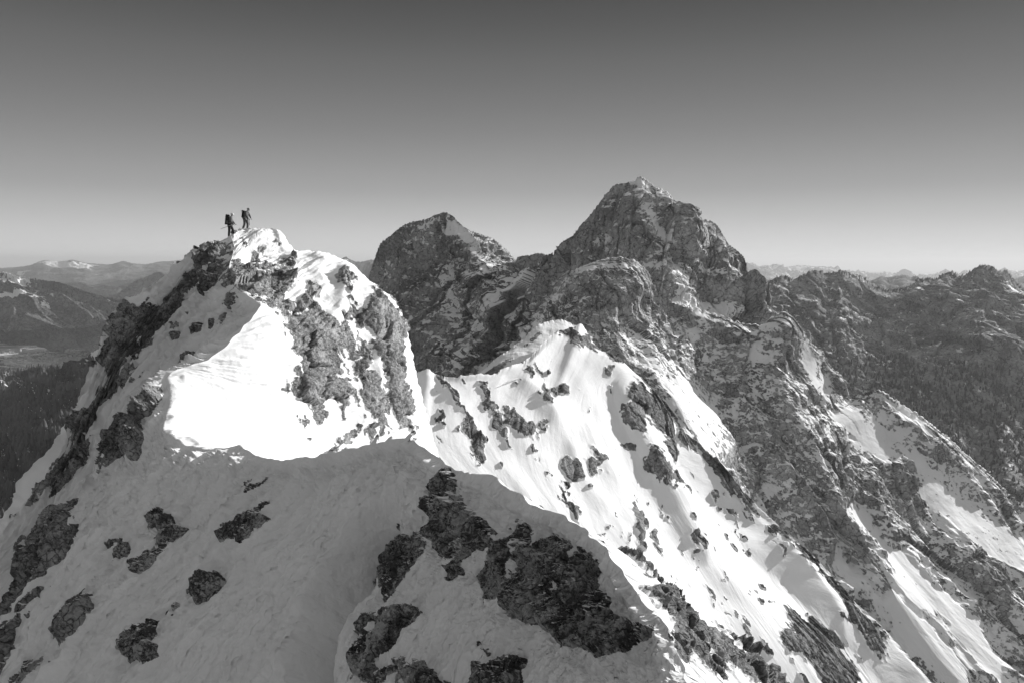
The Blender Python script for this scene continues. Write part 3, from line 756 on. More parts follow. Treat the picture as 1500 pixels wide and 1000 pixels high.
# ------------------------------------------------------------------ the two summits behind
c4 = [(505,500,1060),(518,470,1060),(528,436,1055),(540,405,1050),(548,380,1048),(557,357,1045),(572,345,1040),(590,331,1035),(605,325,1030),(622,322,1020),(638,315,1012),(652,311,1005),(662,316,1000),(672,326,995),(684,336,985),(692,344,975),(700,356,960),(706,372,940),(716,384,925),(735,392,905),(752,386,885),(760,376,875),(775,374,860),(790,371,850),(800,373,842),(810,371,835)]
m4 = [(500,600,900,0),(545,520,960,.2),(590,440,985,.35),(640,400,985,.5),(672,390,965,.62),(705,420,900,.75),(745,430,850,.87),(800,430,790,1)]
m4b = [(480,700,780,0),(560,600,860,.2),(610,530,880,.35),(650,490,880,.5),(690,480,860,.62),(730,485,810,.75),(775,480,770,.87),(830,480,720,1)]
f4 = [(450,900,560,0),(560,760,660,.2),(620,700,680,.35),(680,640,700,.5),(720,620,700,.62),(770,610,670,.75),(820,600,640,.87),(900,590,600,1)]
dark_mat = terrain_mat('shaded_summit_limestone', 0.8, rock=(0.15, 0.5), edge=0.6, rbump=0.7, sbump=0.3, fine=0.3)
G4, N4, v4, u4, fl4 = face([c4, m4, m4b, f4], 560, 620, back=(60, 160, -260), jag=1.8, seed=29, jl=.4)
px4, py4 = project(G4); s4, t4 = straight(G4); fr4 = sstep(0, .35, np.abs(v4))
def alp(G, s, t, k, seed):
    a = fbm2(s+fbm3(G, 160*k, 2, seed)*40*k, t, 130*k, 2.4, 3, seed+1, .5, True)-1
    b = .9*(fbm3(G*np.array([1, 1, .6]), 40*k, 5, seed+3, .55, True)-1)
    c = blocks(*plane(G), 55*k, 1.8, seed+4, .42)*2.2
    # gently dipping strata ledges
    zz = (G[..., 2]+0.35*G[..., 0]+fbm3(G, 80*k, 2, seed+7)*14*k)/(15*k)
    led = np.abs((zz-np.floor(zz))-.5)*2
    return a*13*k+b*4*k+c*9.0*k+led*2.6*k
rb4 = ribs(px4, py4, [([(656,325),(690,360),(708,380),(704,420),(690,470)], 22, 24, 30), ([(600,345),(590,390),(600,450),(620,510)], 14, 22, 26), ([(630,335),(640,375),(655,430),(650,500)], 14, 16, 22)])
disp4 = (alp(G4, s4, t4, .9, 60)+rb4*.9)*(.06+.94*sstep(0, .3, np.abs(v4)))
b4 = blobs(px4, py4, [(672,345,26,10,40,-.4),(665,430,10,24,-30,-.3),(770,410,24,8,-30,-.35),(680,460,12,20,30,-.35),(600,420,40,40,0,.15),(730,450,30,10,-40,-.3),(760,440,26,10,-40,-.3),(630,530,40,40,0,.2)])
finish('left_summit', G4, N4, disp4, dark_mat, fl4, b4+.05+.26*fbm3(G4, 40, 4, 68, .6), 'dark rounded summit left of the main pyramid, its wall in full shade', flat_=.55, kslope=.7, thr=.58)
# sunlit shoulder running off to the right behind the left summit
c4s = [(655,326,1050),(672,330,1060),(690,339,1070),(705,344,1075),(722,350,1080),(736,362,1080),(746,371,1075),(757,383,1065),(775,400,1050)]
m4s = [(660,380,960,0),(700,380,990,.4),(735,392,1000,.75),(775,430,980,1)]
Gq, Nq, vq, uq, flq = face([c4s, m4s, [(680,480,860,0),(720,470,880,.4),(760,480,890,.75),(800,500,880,1)]], 200, 160, back=(60, 90, -160), jag=3, seed=31, jl=.5)
sq, tq = arcs(Gq)
lit_mat = terrain_mat('pale_summit_limestone', 0.8, rock=(0.14, 0.34), edge=0.34, rbump=0.7, sbump=0.3, fine=0.4)
finish('summit_shoulder', Gq, Nq, alp(Gq, sq, tq, .35, 90)*sstep(0, .3, np.abs(vq)), lit_mat, flq, -.02+.25*fbm3(Gq, 22, 4, 98), kslope=.9, thr=.72)
# main pyramid
c5 = [(770,430,800),(792,392,800),(808,376,800),(812,366,800),(825,353,800),(838,345,800),(850,330,800),(862,318,800),(876,300,800),(890,282,800),(903,270,800),(918,268,800),(930,264,800),(938,259,800),(948,265,800),(962,275,800),
      (978,282,800),(990,296,798),(1004,300,796),(1020,312,793),(1032,322,790),(1042,324,788),(1052,332,785),(1060,346,780),(1068,358,776),(1078,366,772),(1088,374,768),(1093,388,765),(1096,400,760),(1108,408,755),(1114,420,750),(1121,436,745),(1124,455,740),(1130,480,735),(1150,520,725)]
m5 = [(780,470,740,0),(840,400,765,.2),(890,350,768,.33),(935,330,765,.45),(975,345,758,.57),(1020,380,745,.7),(1060,420,728,.82),(1090,460,715,.92),(1120,530,690,1)]
m5b = [(800,540,640,0),(860,450,690,.2),(905,420,700,.33),(950,410,705,.45),(990,420,700,.57),(1020,440,695,.7),(1050,465,690,.82),(1080,500,680,.92),(1110,590,650,1)]
f5 = [(820,640,520,0),(880,560,580,.2),(930,530,600,.33),(970,510,620,.45),(1010,510,620,.57),(1040,520,620,.7),(1060,540,620,.82),(1090,590,600,.92),(1110,680,560,1)]
G5, N5, v5, u5, fl5 = face([c5, m5, m5b, f5], 760, 560, back=(60, 140, -240), jag=1.8, seed=37, jl=.4)
px5, py5 = project(G5); s5, t5 = straight(G5); fr5 = sstep(0, .35, np.abs(v5))
bt5 = blobs(px5, py5, [(938,300,10,50,0,.8),(925,360,20,50,10,.6),(985,340,20,30,0,.6),(1040,350,20,30,0,.5),(1065,400,22,24,0,.9),(1100,440,14,34,-10,1.0),(990,365,12,20,0,.5)])
gl5 = ribs(px5, py5, [([(937,272),(930,310),(938,350),(955,400),(965,450)], 26, 26, 80), ([(1050,350),(1050,376),(1062,415),(1078,470)], 9, 14, 40), ([(988,306),(1002,350),(1018,400)], 10, 12, 30), ([(900,290),(880,330),(850,400)], 9, 26, 16), ([(935,285),(945,330),(965,370),(990,400),(1010,430)], -12, 10, 14), ([(890,300),(880,350),(860,400)], -8, 14, 14), ([(1030,330),(1045,370),(1050,420)], -9, 8, 10)])
disp5 = alp(G5, s5, t5, .85, 70)*(.06+.94*sstep(0, .3, np.abs(v5)))+(bt5*7+gl5*.68)*fr5
b5 = blobs(px5, py5, [(958,350,4,34,-28,-.7),(985,400,4,30,-50,-.6),(975,280,26,6,40,-.6),(890,345,22,7,-30,-.5),(1060,455,50,8,10,-.5),(1035,395,26,4,15,-.6),(1065,392,14,3,20,-.6),(945,270,16,5,10,-.3),(960,405,30,4,30,-.4),(1000,440,20,10,30,-.4),(1100,440,14,30,0,.6),(1065,410,20,20,0,.35),(1000,340,22,24,0,.3),(870,360,26,20,0,.15)])
pyr_mat = terrain_mat('grey_pyramid_limestone', 0.66, rock=(0.24, 0.6), edge=0.5, rbump=0.7, sbump=0.3, fine=0.3)
finish('pyramid_peak', G5, N5, disp5, pyr_mat, fl5, b5+.16+.26*fbm3(G5, 30, 4, 78, .6), 'tall dark rock pyramid, the highest summit, snow lying in its gullies', flat_=.55, kslope=.7, thr=.58)

# ------------------------------------------------------------------ wooded mountains on the right
c7 = [(1040,450,2300),(1090,428,2350),(1112,420,2400),(1126,412,2420),(1150,404,2450),(1165,408,2450),(1183,399,2460),(1196,397,2470),(1214,400,2480),(1232,397,2480),(1242,400,2480),(1262,405,2480),(1280,418,2470),(1300,424,2460),(1322,422,2460),(1340,413,2470),(1352,407,2480),(1372,408,2490),(1384,400,2500),(1394,397,2500),(1406,404,2500),(1418,400,2500),(1432,391,2500),(1442,388,2500),(1456,392,2500),(1462,397,2495),(1472,396,2490),(1484,408,2480),(1496,420,2470),(1540,440,2450),(1600,480,2400)]
m7 = [(1000,520,1900,0),(1120,500,2050,.15),(1200,480,2150,.3),(1280,500,2130,.45),(1340,490,2150,.6),(1400,470,2180,.72),(1440,455,2200,.8),(1500,500,2150,.9),(1620,560,2050,1)]
m7b = [(1000,640,1550,0),(1150,610,1700,.15),(1230,600,1780,.3),(1300,620,1760,.45),(1370,600,1800,.6),(1420,590,1840,.72),(1460,570,1860,.8),(1530,620,1780,.9),(1650,680,1700,1)]
f7 = [(1000,800,1200,0),(1150,790,1300,.15),(1250,790,1330,.3),(1330,800,1330,.45),(1400,800,1350,.6),(1450,800,1360,.72),(1500,790,1360,.8),(1570,820,1340,.9),(1700,880,1300,1)]
G7, N7, v7, u7, fl7 = face([c7, m7, m7b, f7], 560, 480, back=(60, 500, -700), jag=13, seed=41, jl=.16)
s7, t7 = straight(G7); px7, py7 = project(G7); fr7 = sstep(0, .08, np.abs(v7))
d7 = (alp(G7, s7, t7, 2.4, 100)*1.15+(fbm3(G7, 420, 2, 108))*50)*(.05+.95*sstep(0, .45, np.abs(v7)))
wood_mat = terrain_mat('snow_dusted_wooded_rock', 2.0, rock=(0.15, 0.45), edge=0.7, rbump=0.9, sbump=0.6, fine=0.5)
_, Gs7 = finish('wooded_mountain', G7, N7, d7, wood_mat, fl7, +.34+.30*fbm3(G7, 70, 5, 109, .65)+blobs(px7, py7, [(1490,430,16,6,45,-.5),(1240,425,12,6,0,-.3)]), 'dim wooded mountain chain on the right', flat_=.55, kslope=.6, thr=.7)

# ------------------------------------------------------------------ dark wooded slope low on the left
c8 = [(-120,575,2600),(0,556,2500),(30,546,2450),(62,541,2400),(90,545,2300),(120,528,2250),(150,516,2200),(175,506,2200),(230,490,2200),(300,480,2200)]
f8 = [(-200,820,1100),(-50,840,1050),(60,830,1000),(160,820,1000),(300,800,1000)]
m8 = [(-150,660,1800),(0,650,1700),(80,640,1600),(160,610,1600),(300,600,1550)]
G8, N8, v8, u8, fl8 = face([c8, m8, f8], 360, 320, back=(0, 350, -330), jag=9, seed=43, jl=.5)
s8, t8 = arcs(G8); px8, py8 = project(G8)
d8 = (fbm2(s8, t8, 260, 1.8, 6, 110, .55, True)-1)*45+fbm3(G8, 120, 4, 111)*18
leftwood_mat = terrain_mat('dark_forest_floor', 2.0, rock=(0.04, 0.13), edge=0.8, rbump=0.9, sbump=0.5, fine=0.5)
_, Gs8 = finish('wooded_slope', G8, N8, d8*sstep(-.01, .15, np.abs(v8))*.9, leftwood_mat, fl8, .36+.3*fbm3(G8, 80, 4, 112)+blobs(px8, py8, [(150,525,14,6,-20,-1.0),(12,565,14,8,0,-.9),(60,600,24,6,-45,-.35),(20,690,20,20,0,-.3)]), 'dark wooded slope low on the left', kslope=.3)
# cliffs and hills beyond the valley on the left
def hill(name, crest_, foot_, back, nu, nv, mat, k, bias, seed, amp=1.0, lab=None, jag=10, bl=None, mids=()):
    g, nn_, v_, u_, f_ = face([crest_]+list(mids)+[foot_], nu, nv, back=back, jag=jag, seed=seed, jl=.3, vint=pchip)
    s_, t_ = arcs(g)
    d = ((fbm2(s_+fbm3(g, 200*k, 2, seed)*90*k, t_, 220*k, 1.8, 6, seed+1, .52, True)-1)*34*k+fbm3(g, 400*k, 3, seed+2)*30*k)*amp
    d = d*(.2+.8*sstep(0, .15, np.abs(v_)))
    bb = bias+.3*fbm3(g, 110*k, 5, seed+3, .62)
    if bl: bb = bb+blobs(*project(g), bl)
    o, gg = finish(name, g, nn_, d, mat, f_, bb, lab, kslope=.5, thr=.8)
    return gg
hill_mat = terrain_mat('wooded_hill_ground', 6.0, rock=(0.09, 0.2), edge=0.4, rbump=0.7, sbump=0.6, fine=0.15, snow=.7)
hill_mat_far = terrain_mat('distant_hill_ground', 14.0, rock=(0.09, 0.2), edge=0.35, rbump=0.7, sbump=0.6, fine=0.1, snow=.75)
cliff_mat = terrain_mat('pale_cliff_ground', 5.0, rock=(0.08, 0.26), edge=0.5, rbump=1.0, sbump=0.6, fine=0.5)
Gc = hill('cliff_hill', [(-200,405,5200),(-80,402,5200),(0,398,5200),(20,401,5100),(55,408,5000),(90,414,4950),(130,426,4900),(180,440,4900),(230,458,4900)],
     [(-200,496,4300),(0,490,4400),(40,494,4400),(90,486,4500),(130,482,4600),(170,478,4700),(230,476,4800)], (0,900,-600), 320, 200, cliff_mat, 2.2, .25, 121, 1.0,
     'hill with pale cliffs and snowy meadows across the valley', bl=[(30,405,24,4,10,-1.0),(15,431,22,2.5,-4,-1.3),(20,447,30,10,0,.3),(60,452,20,10,0,-.15),(90,480,60,16,0,.5),(25,412,30,3,5,-.7)],
     mids=[[(-200,432,4750),(0,432,4750),(60,430,4750),(120,440,4750),(180,450,4800),(230,465,4850)]])
hill('forest_hill', [(60,470,7000),(120,455,7000),(160,436,7000),(185,420,7100),(205,410,7200),(225,404,7300),(250,402,7400),(280,410,7400),(330,420,7400),(400,440,7400)],
     [(60,488,6300),(130,482,6300),(200,476,6400),(260,475,6500),(330,470,6800),(400,470,7000)], (0,1500,-700), 300, 140, hill_mat, 3, .62, 131, .7, 'rounded forest hill between valley and horizon')
hill('forest_hill', [(-200,420,9500),(0,418,9500),(60,420,9500),(110,418,9400),(160,422,9300),(220,420,9300),(280,412,9400),(340,404,9500),(420,402,9500)],
     [(-200,470,7800),(0,460,8000),(100,452,8200),(200,452,8300),(300,450,8300),(420,450,8300)], (0,2000,-700), 340, 110, hill_mat, 3, .5, 141, .8, 'long forest ridge in front of the far range')
hill('distant_range', [(-300,398,15500),(-60,396,15500),(0,393,15500),(20,392,15500),(45,389,15500),(58,384,15500),(66,382.5,15500),(85,384,15500),(105,381.5,15500),(122,385,15500),(140,387,15800),(165,388,16000),(182,384,16000),(196,386,16000),(212,387,16000),(232,384,16000),(255,382,16000),(266,381,16000),(280,384,16000),(340,386,16000),(480,388,16000)],
     [(-300,430,11500),(0,420,12000),(80,418,12000),(160,414,12300),(260,410,12300),(480,412,12300)], (0,3000,-900), 420, 110, hill_mat_far, 5, .42, 151, .35, 'low far range with snow on its tops at the left horizon',
     bl=[(90,388,30,3,5,-.8),(30,400,10,3,0,-.5),(130,396,12,3,40,-.5),(262,384,12,2,0,-.5),(185,385,10,2,0,-.5)], jag=9)
hill('snowy_mountain', [(470,410,9000),(490,392,9000),(500,383,9000),(506,378,9000),(514,382,9000),(526,383,9200),(540,382,9400),(556,384,9600),(620,390,9600)],
     [(460,470,7600),(500,450,7600),(540,440,7900),(620,440,8200)], (0,2200,-900), 160, 110, hill_mat_far, 4, .25, 161, 1.0, 'small snowy mountain seen in the gap between the near ridge and the left summit', jag=12,
     bl=[(512,400,10,9,30,-.9),(528,410,10,6,30,-.4)])
hill('distant_range', [(1040,400,24000),(1090,390,24000),(1100,388,24000),(1112,392,24000),(1124,391,24000),(1134,389,24000),(1150,394,24000),(1170,391,24000),(1190,394,24000),(1215,396,24000),(1240,398,24000),(1262,398,24000),(1275,401,24000),(1295,400,24000),(1310,403,24000),(1322,401,24000),(1345,405,24000),(1360,404,24000),(1500,402,24000),(1560,405,24000)],
     [(1040,440,17000),(1200,440,17000),(1350,440,17000),(1560,440,17000)], (0,5000,-1400), 420, 110, hill_mat_far, 7, .12, 171, 1.2, 'hazy chain of snowy peaks on the right horizon', jag=60)
hill('dark_hill', [(1040,425,4200),(1100,425,4200),(1112,412,4200),(1122,409,4200),(1132,416,4200),(1150,424,4200),(1200,424,4200)], [(1040,480,3200),(1120,480,3200),(1200,480,3200)], (0,500,-300), 120, 60, wood_mat, 2, .5, 181, .6, 'dark wooded top beside the foot of the pyramid')
hill('dark_hill', [(1240,425,7000),(1270,420,7000),(1284,409,7000),(1292,405,7000),(1300,407,7000),(1312,405,7000),(1322,404,7000),(1332,409,7000),(1350,414,7000),(1400,425,7000)], [(1240,470,5200),(1320,470,5200),(1400,470,5200)], (0,800,-400), 160, 60, hill_mat, 3, .5, 191, .6, 'grey jagged hill in the notch of the wooded chain')
hill('distant_range', [(1460,418,9000),(1484,408,9000),(1500,404,9000),(1530,402,9000),(1600,400,9000)], [(1460,460,7000),(1600,460,7000)], (0,1200,-500), 90, 50, hill_mat_far, 3, .3, 195, .6, 'pale ridge end at the right edge')

# ------------------------------------------------------------------ valley floor to the horizon
m, nt = nodes('valley_ground'); NN = nt.nodes.new; LL = nt.links.new
out = NN('ShaderNodeOutputMaterial'); b = NN('ShaderNodeBsdfPrincipled'); LL(b.outputs[0], out.inputs[0]); b.inputs['Roughness'].default_value = .9
tc = NN('ShaderNodeTexCoord')
def _n(scale, det, rough=.6, d=0.):
    q = NN('ShaderNodeTexNoise'); q.inputs['Scale'].default_value = scale; q.inputs['Detail'].default_value = det; q.inputs['Roughness'].default_value = rough; q.inputs['Distortion'].default_value = d
    LL(tc.outputs['Object'], q.inputs['Vector']); return q.outputs['Fac']
r1 = NN('ShaderNodeMapRange'); r1.interpolation_type = 'SMOOTHSTEP'; LL(_n(.0022, 7, .66, .6), r1.inputs[0]); r1.inputs[1].default_value = .50; r1.inputs[2].default_value = .53; r1.inputs[3].default_value = .07; r1.inputs[4].default_value = .75
r2 = NN('ShaderNodeMapRange'); LL(_n(.012, 4, .7), r2.inputs[0]); r2.inputs[1].default_value = .4; r2.inputs[2].default_value = .65; r2.inputs[3].default_value = .6; r2.inputs[4].default_value = 1.4
mu = NN('ShaderNodeMath'); mu.operation = 'MULTIPLY'; LL(r1.outputs[0], mu.inputs[0]); LL(r2.outputs[0], mu.inputs[1])
cc = NN('ShaderNodeCombineColor'); [LL(mu.outputs[0], cc.inputs[i]) for i in range(3)]; LL(cc.outputs[0], b.inputs['Base Color'])
VZ = -830.0
rings = [0, 300, 800, 1500, 2500, 4000, 6000, 9000, 14000, 22000, 34000, 50000, 80000]
na = 96
V = []; Fq = []
for r in rings:
    for a in range(na):
        th = 2*math.pi*a/na; V.append((r*math.cos(th), r*math.sin(th), VZ))
for i in range(len(rings)-1):
    for a in range(na):
        a2 = (a+1) % na; Fq.append((i*na+a, (i+1)*na+a, (i+1)*na+a2, i*na+a2))
me = bpy.data.meshes.new('valley_floor'); me.from_pydata(V, [], Fq); me.validate(); me.materials.append(m)
vf_ = bpy.data.objects.new('valley_floor', me); COL.objects.link(vf_); struct(vf_)

# ------------------------------------------------------------------ woods: far-off conifers, one mass per slope
tree_mat = flat_mat('dark_conifer', .09, .9, var=.4, scale=.02)
def woods(name, Gx, pick, count, h0, h1, lab):
    nv, nu = Gx.shape[:2]; nn = grid_normals(Gx)
    qx, qy = project(Gx); ok = np.argwhere(pick(qx, qy))
    ok = ok[RNG.integers(0, len(ok), count)]
    c = Gx[ok[:, 0], ok[:, 1]]+RNG.normal(0, 4, (count, 3))*np.array([1, 1, 0])
    H = RNG.uniform(h0, h1, count); W = H*RNG.uniform(.22, .42, count)
    K = 5; ang = np.arange(K)*2*math.pi/K
    Vt = []; 
    base = np.stack([np.cos(ang), np.sin(ang)], 1)
    lo = c[:, None, :]+np.concatenate([base[None]*W[:, None, None], np.zeros((count, K, 1))+.05*H[:, None, None]], 2)
    mi = c[:, None, :]+np.concatenate([base[None]*W[:, None, None]*.55, np.zeros((count, K, 1))+.5*H[:, None, None]], 2)
    tp = c[:, None, :]+np.concatenate([np.zeros((count, 1, 2)), H[:, None, None]], 2)
    lo[..., 2] -= 4
    V = np.concatenate([lo, mi, tp], 1).reshape(-1, 3); M = 2*K+1
    f1 = np.array([(k, (k+1) % K, K+(k+1) % K, K+k) for k in range(K)]); f2_ = np.array([(K+k, K+(k+1) % K, 2*K) for k in range(K)])
    off = (np.arange(count)*M)[:, None, None]
    q4 = (f1[None]+off).reshape(-1, 4); q3 = (f2_[None]+off).reshape(-1, 3)
    me = bpy.data.meshes.new(name); me.vertices.add(len(V)); me.vertices.foreach_set('co', V.astype(F32).ravel())
    li = np.concatenate([q4.ravel(), q3.ravel()]).astype(np.int32); me.loops.add(len(li)); me.loops.foreach_set('vertex_index', li)
    st = np.concatenate([np.arange(len(q4))*4, len(q4)*4+np.arange(len(q3))*3]).astype(np.int32)
    me.polygons.add(len(st)); me.polygons.foreach_set('loop_start', st); me.update(calc_edges=True); me.materials.append(tree_mat)
    o = bpy.data.objects.new(name, me); COL.objects.link(o); o['kind'] = 'stuff'; o['label'] = lab; o['category'] = 'forest'
woods('forest', Gs8, lambda x, y: (y > 538) & (x > -80) & (x < 330), 8000, 7, 20, 'dark conifers covering the slope low on the left')
woods('forest', Gs7, lambda x, y: (y > 520+0.1*np.abs(x-1300)) & (x > 1080) & (x < 1540), 4500, 5, 12, 'scattered conifers on the wooded mountains at the right')

# ------------------------------------------------------------------ far village on the valley floor
cnt = 420; cx_ = RNG.normal(0, 1, (cnt, 2))
ctr_ = np.array([P(30, 528, 1.0)*(VZ/P(30, 528, 1.0)[2]), P(120, 515, 1.0)*(VZ/P(120, 515, 1.0)[2])])
cl_ = (RNG.random(cnt) < .3).astype(int)
V = []; Fq = []
for i in range(cnt):
    bx_ = ctr_[cl_[i], 0]+cx_[i, 0]*330; by_ = ctr_[cl_[i], 1]+cx_[i, 1]*420; sx_, sy_, sz_ = RNG.uniform(6, 12), RNG.uniform(5, 9), RNG.uniform(6, 10)
    th = RNG.uniform(0, 3.14); c_, s_ = math.cos(th), math.sin(th); k0 = len(V)
    for (a, b_, z) in ((-1, -1, 0), (1, -1, 0), (1, 1, 0), (-1, 1, 0), (-1, -1, 1), (1, -1, 1), (1, 1, 1), (-1, 1, 1), (-1, 0, 1.55), (1, 0, 1.55)):
        V.append((bx_+a*sx_*c_-b_*sy_*s_, by_+a*sx_*s_+b_*sy_*c_, VZ+z*sz_))
    Fq += [(k0, k0+1, k0+5, k0+4), (k0+2, k0+3, k0+7, k0+6), (k0+1, k0+2, k0+6, k0+9, k0+5), (k0+3, k0, k0+4, k0+8, k0+7), (k0+4, k0+5, k0+9, k0+8), (k0+6, k0+7, k0+8, k0+9)]
me = bpy.data.meshes.new('village_houses'); me.from_pydata(V, [], Fq); me.materials.append(flat_mat('plastered_houses_with_snowy_roofs', .6, .8, var=.3, scale=.01))
o = bpy.data.objects.new('village_houses', me); COL.objects.link(o); o['kind'] = 'stuff'; o['label'] = 'tiny pale houses of a village on the valley floor at the left'; o['category'] = 'village'
# ================================================================== climbers
def skin_mesh(name, joints, edges, mat, parent=None, sub=2, root=0):
    me = bpy.data.meshes.new(name); me.from_pydata([j[:3] for j in joints], edges, [])
    o = bpy.data.objects.new(name, me); COL.objects.link(o)
    o.modifiers.new('skin', 'SKIN')
    for i, j in enumerate(joints):
        r = j[3]; r2 = j[4] if len(j) > 4 else r
        me.skin_vertices[0].data[i].radius = (r, r2)
        me.skin_vertices[0].data[i].use_root = (i == root)
    s = o.modifiers.new('sub', 'SUBSURF'); s.levels = s.render_levels = sub
    dg = bpy.context.evaluated_depsgraph_get(); m2 = bpy.data.meshes.new_from_object(o.evaluated_get(dg))
    bpy.data.objects.remove(o); m2.name = name; m2.materials.clear(); m2.materials.append(mat)
    for p in m2.polygons: p.use_smooth = True
    o = bpy.data.objects.new(name, m2); COL.objects.link(o)
    if parent: o.parent = parent
    return o
import bmesh
def blob(name, parts, mat, parent, bevel=0.25):
    """rounded boxes: (cx,cy,cz, sx,sy,sz, rotx)"""
    bm = bmesh.new()
    from mathutils import Matrix
    for (cx, cy, cz, sx, sy, sz, rx) in parts:
        r = bmesh.ops.create_cube(bm, size=1)
        bmesh.ops.transform(bm, matrix=Matrix.Translation((cx, cy, cz)) @ Matrix.Rotation(rx, 4, 'Y') @ Matrix.Diagonal((sx, sy, sz, 1)), verts=r['verts'])
        es = list({e for v in r['verts'] for e in v.link_edges})
        bmesh.ops.bevel(bm, geom=es, offset=min(sx, sy, sz)*bevel, segments=3, profile=.6, affect='EDGES')
    me = bpy.data.meshes.new(name); bm.to_mesh(me); bm.free(); me.materials.append(mat)
    for p in me.polygons: p.use_smooth = True
    o = bpy.data.objects.new(name, me); COL.objects.link(o); o.parent = parent; return o
def tube(name, pts, r, mat, parent):
    cu_ = bpy.data.curves.new(name, 'CURVE'); cu_.dimensions = '3D'; cu_.bevel_depth = r; cu_.bevel_resolution = 2
    for line in pts:
        sp = cu_.splines.new('POLY'); sp.points.add(len(line)-1)
        for i, q in enumerate(line): sp.points[i].co = (*q, 1)
    o = bpy.data.objects.new(name, cu_); COL.objects.link(o)
    dg = bpy.context.evaluated_depsgraph_get(); me = bpy.data.meshes.new_from_object(o.evaluated_get(dg))
    bpy.data.objects.remove(o); me.materials.clear(); me.materials.append(mat)
    o = bpy.data.objects.new(name, me); COL.objects.link(o)
    if parent: o.parent = parent
    return o
cloth_dark = flat_mat('dark_shell_fabric', .025, .8); cloth_mid = flat_mat('grey_shell_fabric', .10, .8); cloth_pack = flat_mat('black_pack_fabric', .015, .85)
skin_m = flat_mat('skin', .32, .6, var=.05); white_m = flat_mat('pale_helmet_shell', .75, .35, var=.03); grey_m = flat_mat('grey_helmet_shell', .16, .4)
metal_m = flat_mat('brushed_steel', .35, .35, 1.0); strap_m = flat_mat('pale_webbing', .5, .8); boot_m = flat_mat('boot_leather', .03, .7)
EM = 2  # people face +X (to the right of the picture), local axes: x forward, y left (away from camera), z up
def person(loc, rot, J, label, jacket, pants, helmet_mat, pack_parts, straps, hands):
    root = bpy.data.objects.new('person', None); COL.objects.link(root); root.location = loc; root.rotation_euler = (0, 0, rot)
    root['label'] = label; root['category'] = 'person'; root['group'] = 'climbers on the snowy top'
    j = J
    hip, waist, chest, neck, head, crown = j['hip'], j['waist'], j['chest'], j['neck'], j['head'], j['crown']
    pts = [(*hip, .13, .15), (*waist, .115, .14), (*chest, .13, .17), (*neck, .055), (*head, .085, .078), (*crown, .07)]
    ed = [(0, 1), (1, 2), (2, 3), (3, 4), (4, 5)]
    def chain(start, lst):
        prev = start
        for q in lst:
            pts.append(q); ed.append((prev, len(pts)-1)); prev = len(pts)-1
    def add(p, r): return (*p, r)
    for s in ('l', 'r'):
        chain(0, [add(j['hip_'+s], .095), add(j['knee_'+s], .062), add(j['ank_'+s], .045), (*j['toe_'+s], .035)])
        chain(2, [add(j['sh_'+s], .07), add(j['el_'+s], .046), add(j['wr_'+s], .03)])
    body = skin_mesh('body', pts, ed, skin_m, root)
    # clothing: jacket, trousers, boots follow the same joints a little wider
    jp = [(*hip, .17, .19), (*waist, .16, .18), (*chest, .175, .215), (*neck, .085)]; je = [(0, 1), (1, 2), (2, 3)]
    for s in ('l', 'r'):
        k = len(jp); jp += [add(j['sh_'+s], .10), add(j['el_'+s], .076), add(j['wr_'+s], .056)]; je += [(2, k), (k, k+1), (k+1, k+2)]
    skin_mesh('jacket', jp, je, jacket, root)
    tp = [(*hip, .15, .165)]; te = []
    for s in ('l', 'r'):
        k = len(tp); tp += [add(j['hip_'+s], .13), add(j['knee_'+s], .095), add(j['ank_'+s], .08)]; te += [(0, k), (k, k+1), (k+1, k+2)]
    skin_mesh('trousers', tp, te, pants, root)
    for s in ('l', 'r'):
        a = j['ank_'+s]; t = j['toe_'+s]
        skin_mesh('boot', [(a[0], a[1], a[2]+.08, .062), (a[0]-.01, a[1], a[2]-.03, .06), (*t, .045)], [(0, 1), (1, 2)], boot_m, root, root=1)
        # hand with palm, four bent fingers and a thumb
        w = np.array(j['wr_'+s]); e = np.array(j['el_'+s]); d = (w-e)/np.linalg.norm(w-e)
        sd = np.cross(d, (1, 0, 0)); sd /= np.linalg.norm(sd)+1e-9; cu2 = np.cross(sd, d)
        pl = w+d*.05
        hp = [(*w, .026), (*pl, .030, .022)]; he = [(0, 1)]
        for fi, off in enumerate((-.027, -.009, .009, .027)):
            ln = (.034, .040, .038, .030)[fi]
            k = len(hp); hp += [(*(pl+d*.035+sd*off), .011), (*(pl+d*(.035+ln)+sd*off+cu2*.012), .0095), (*(pl+d*(.04+ln)+sd*off+cu2*.036), .0085)]
            he += [(1, k), (k, k+1), (k+1, k+2)]
        k = len(hp); hp += [(*(pl-sd*.035+d*.0), .012), (*(pl-sd*.05+d*.03+cu2*.02), .010)]; he += [(1, k), (k, k+1)]
        skin_mesh('glove', hp, he, cloth_dark, root, sub=1)
    # face: nose, ears, hair under a helmet
    h = np.array(head); up = np.array(crown)-h; up /= np.linalg.norm(up); fw = np.array((up[2], 0, -up[0]))
    skin_mesh('nose', [(*(h+fw*.075+up*.015), .012), (*(h+fw*.105-up*.012), .014)], [(0, 1)], skin_m, root, sub=1)
    for sgn in (-1, 1):
        blob('ear', [(*(h+np.array((0, sgn*.085, 0))), .03, .014, .05, 0)], skin_m, root)
        blob('eye', [(*(h+fw*.082+np.array((0, sgn*.03, 0))+up*.03), .015, .022, .014, 0)], cloth_dark, root)
    blob('mouth', [(*(h+fw*.082-up*.05), .012, .045, .01, 0)], boot_m, root)
    bm = bmesh.new(); bmesh.ops.create_uvsphere(bm, u_segments=24, v_segments=16, radius=1)
    bmesh.ops.delete(bm, geom=[v for v in bm.verts if v.co.z < -.12], context='VERTS')
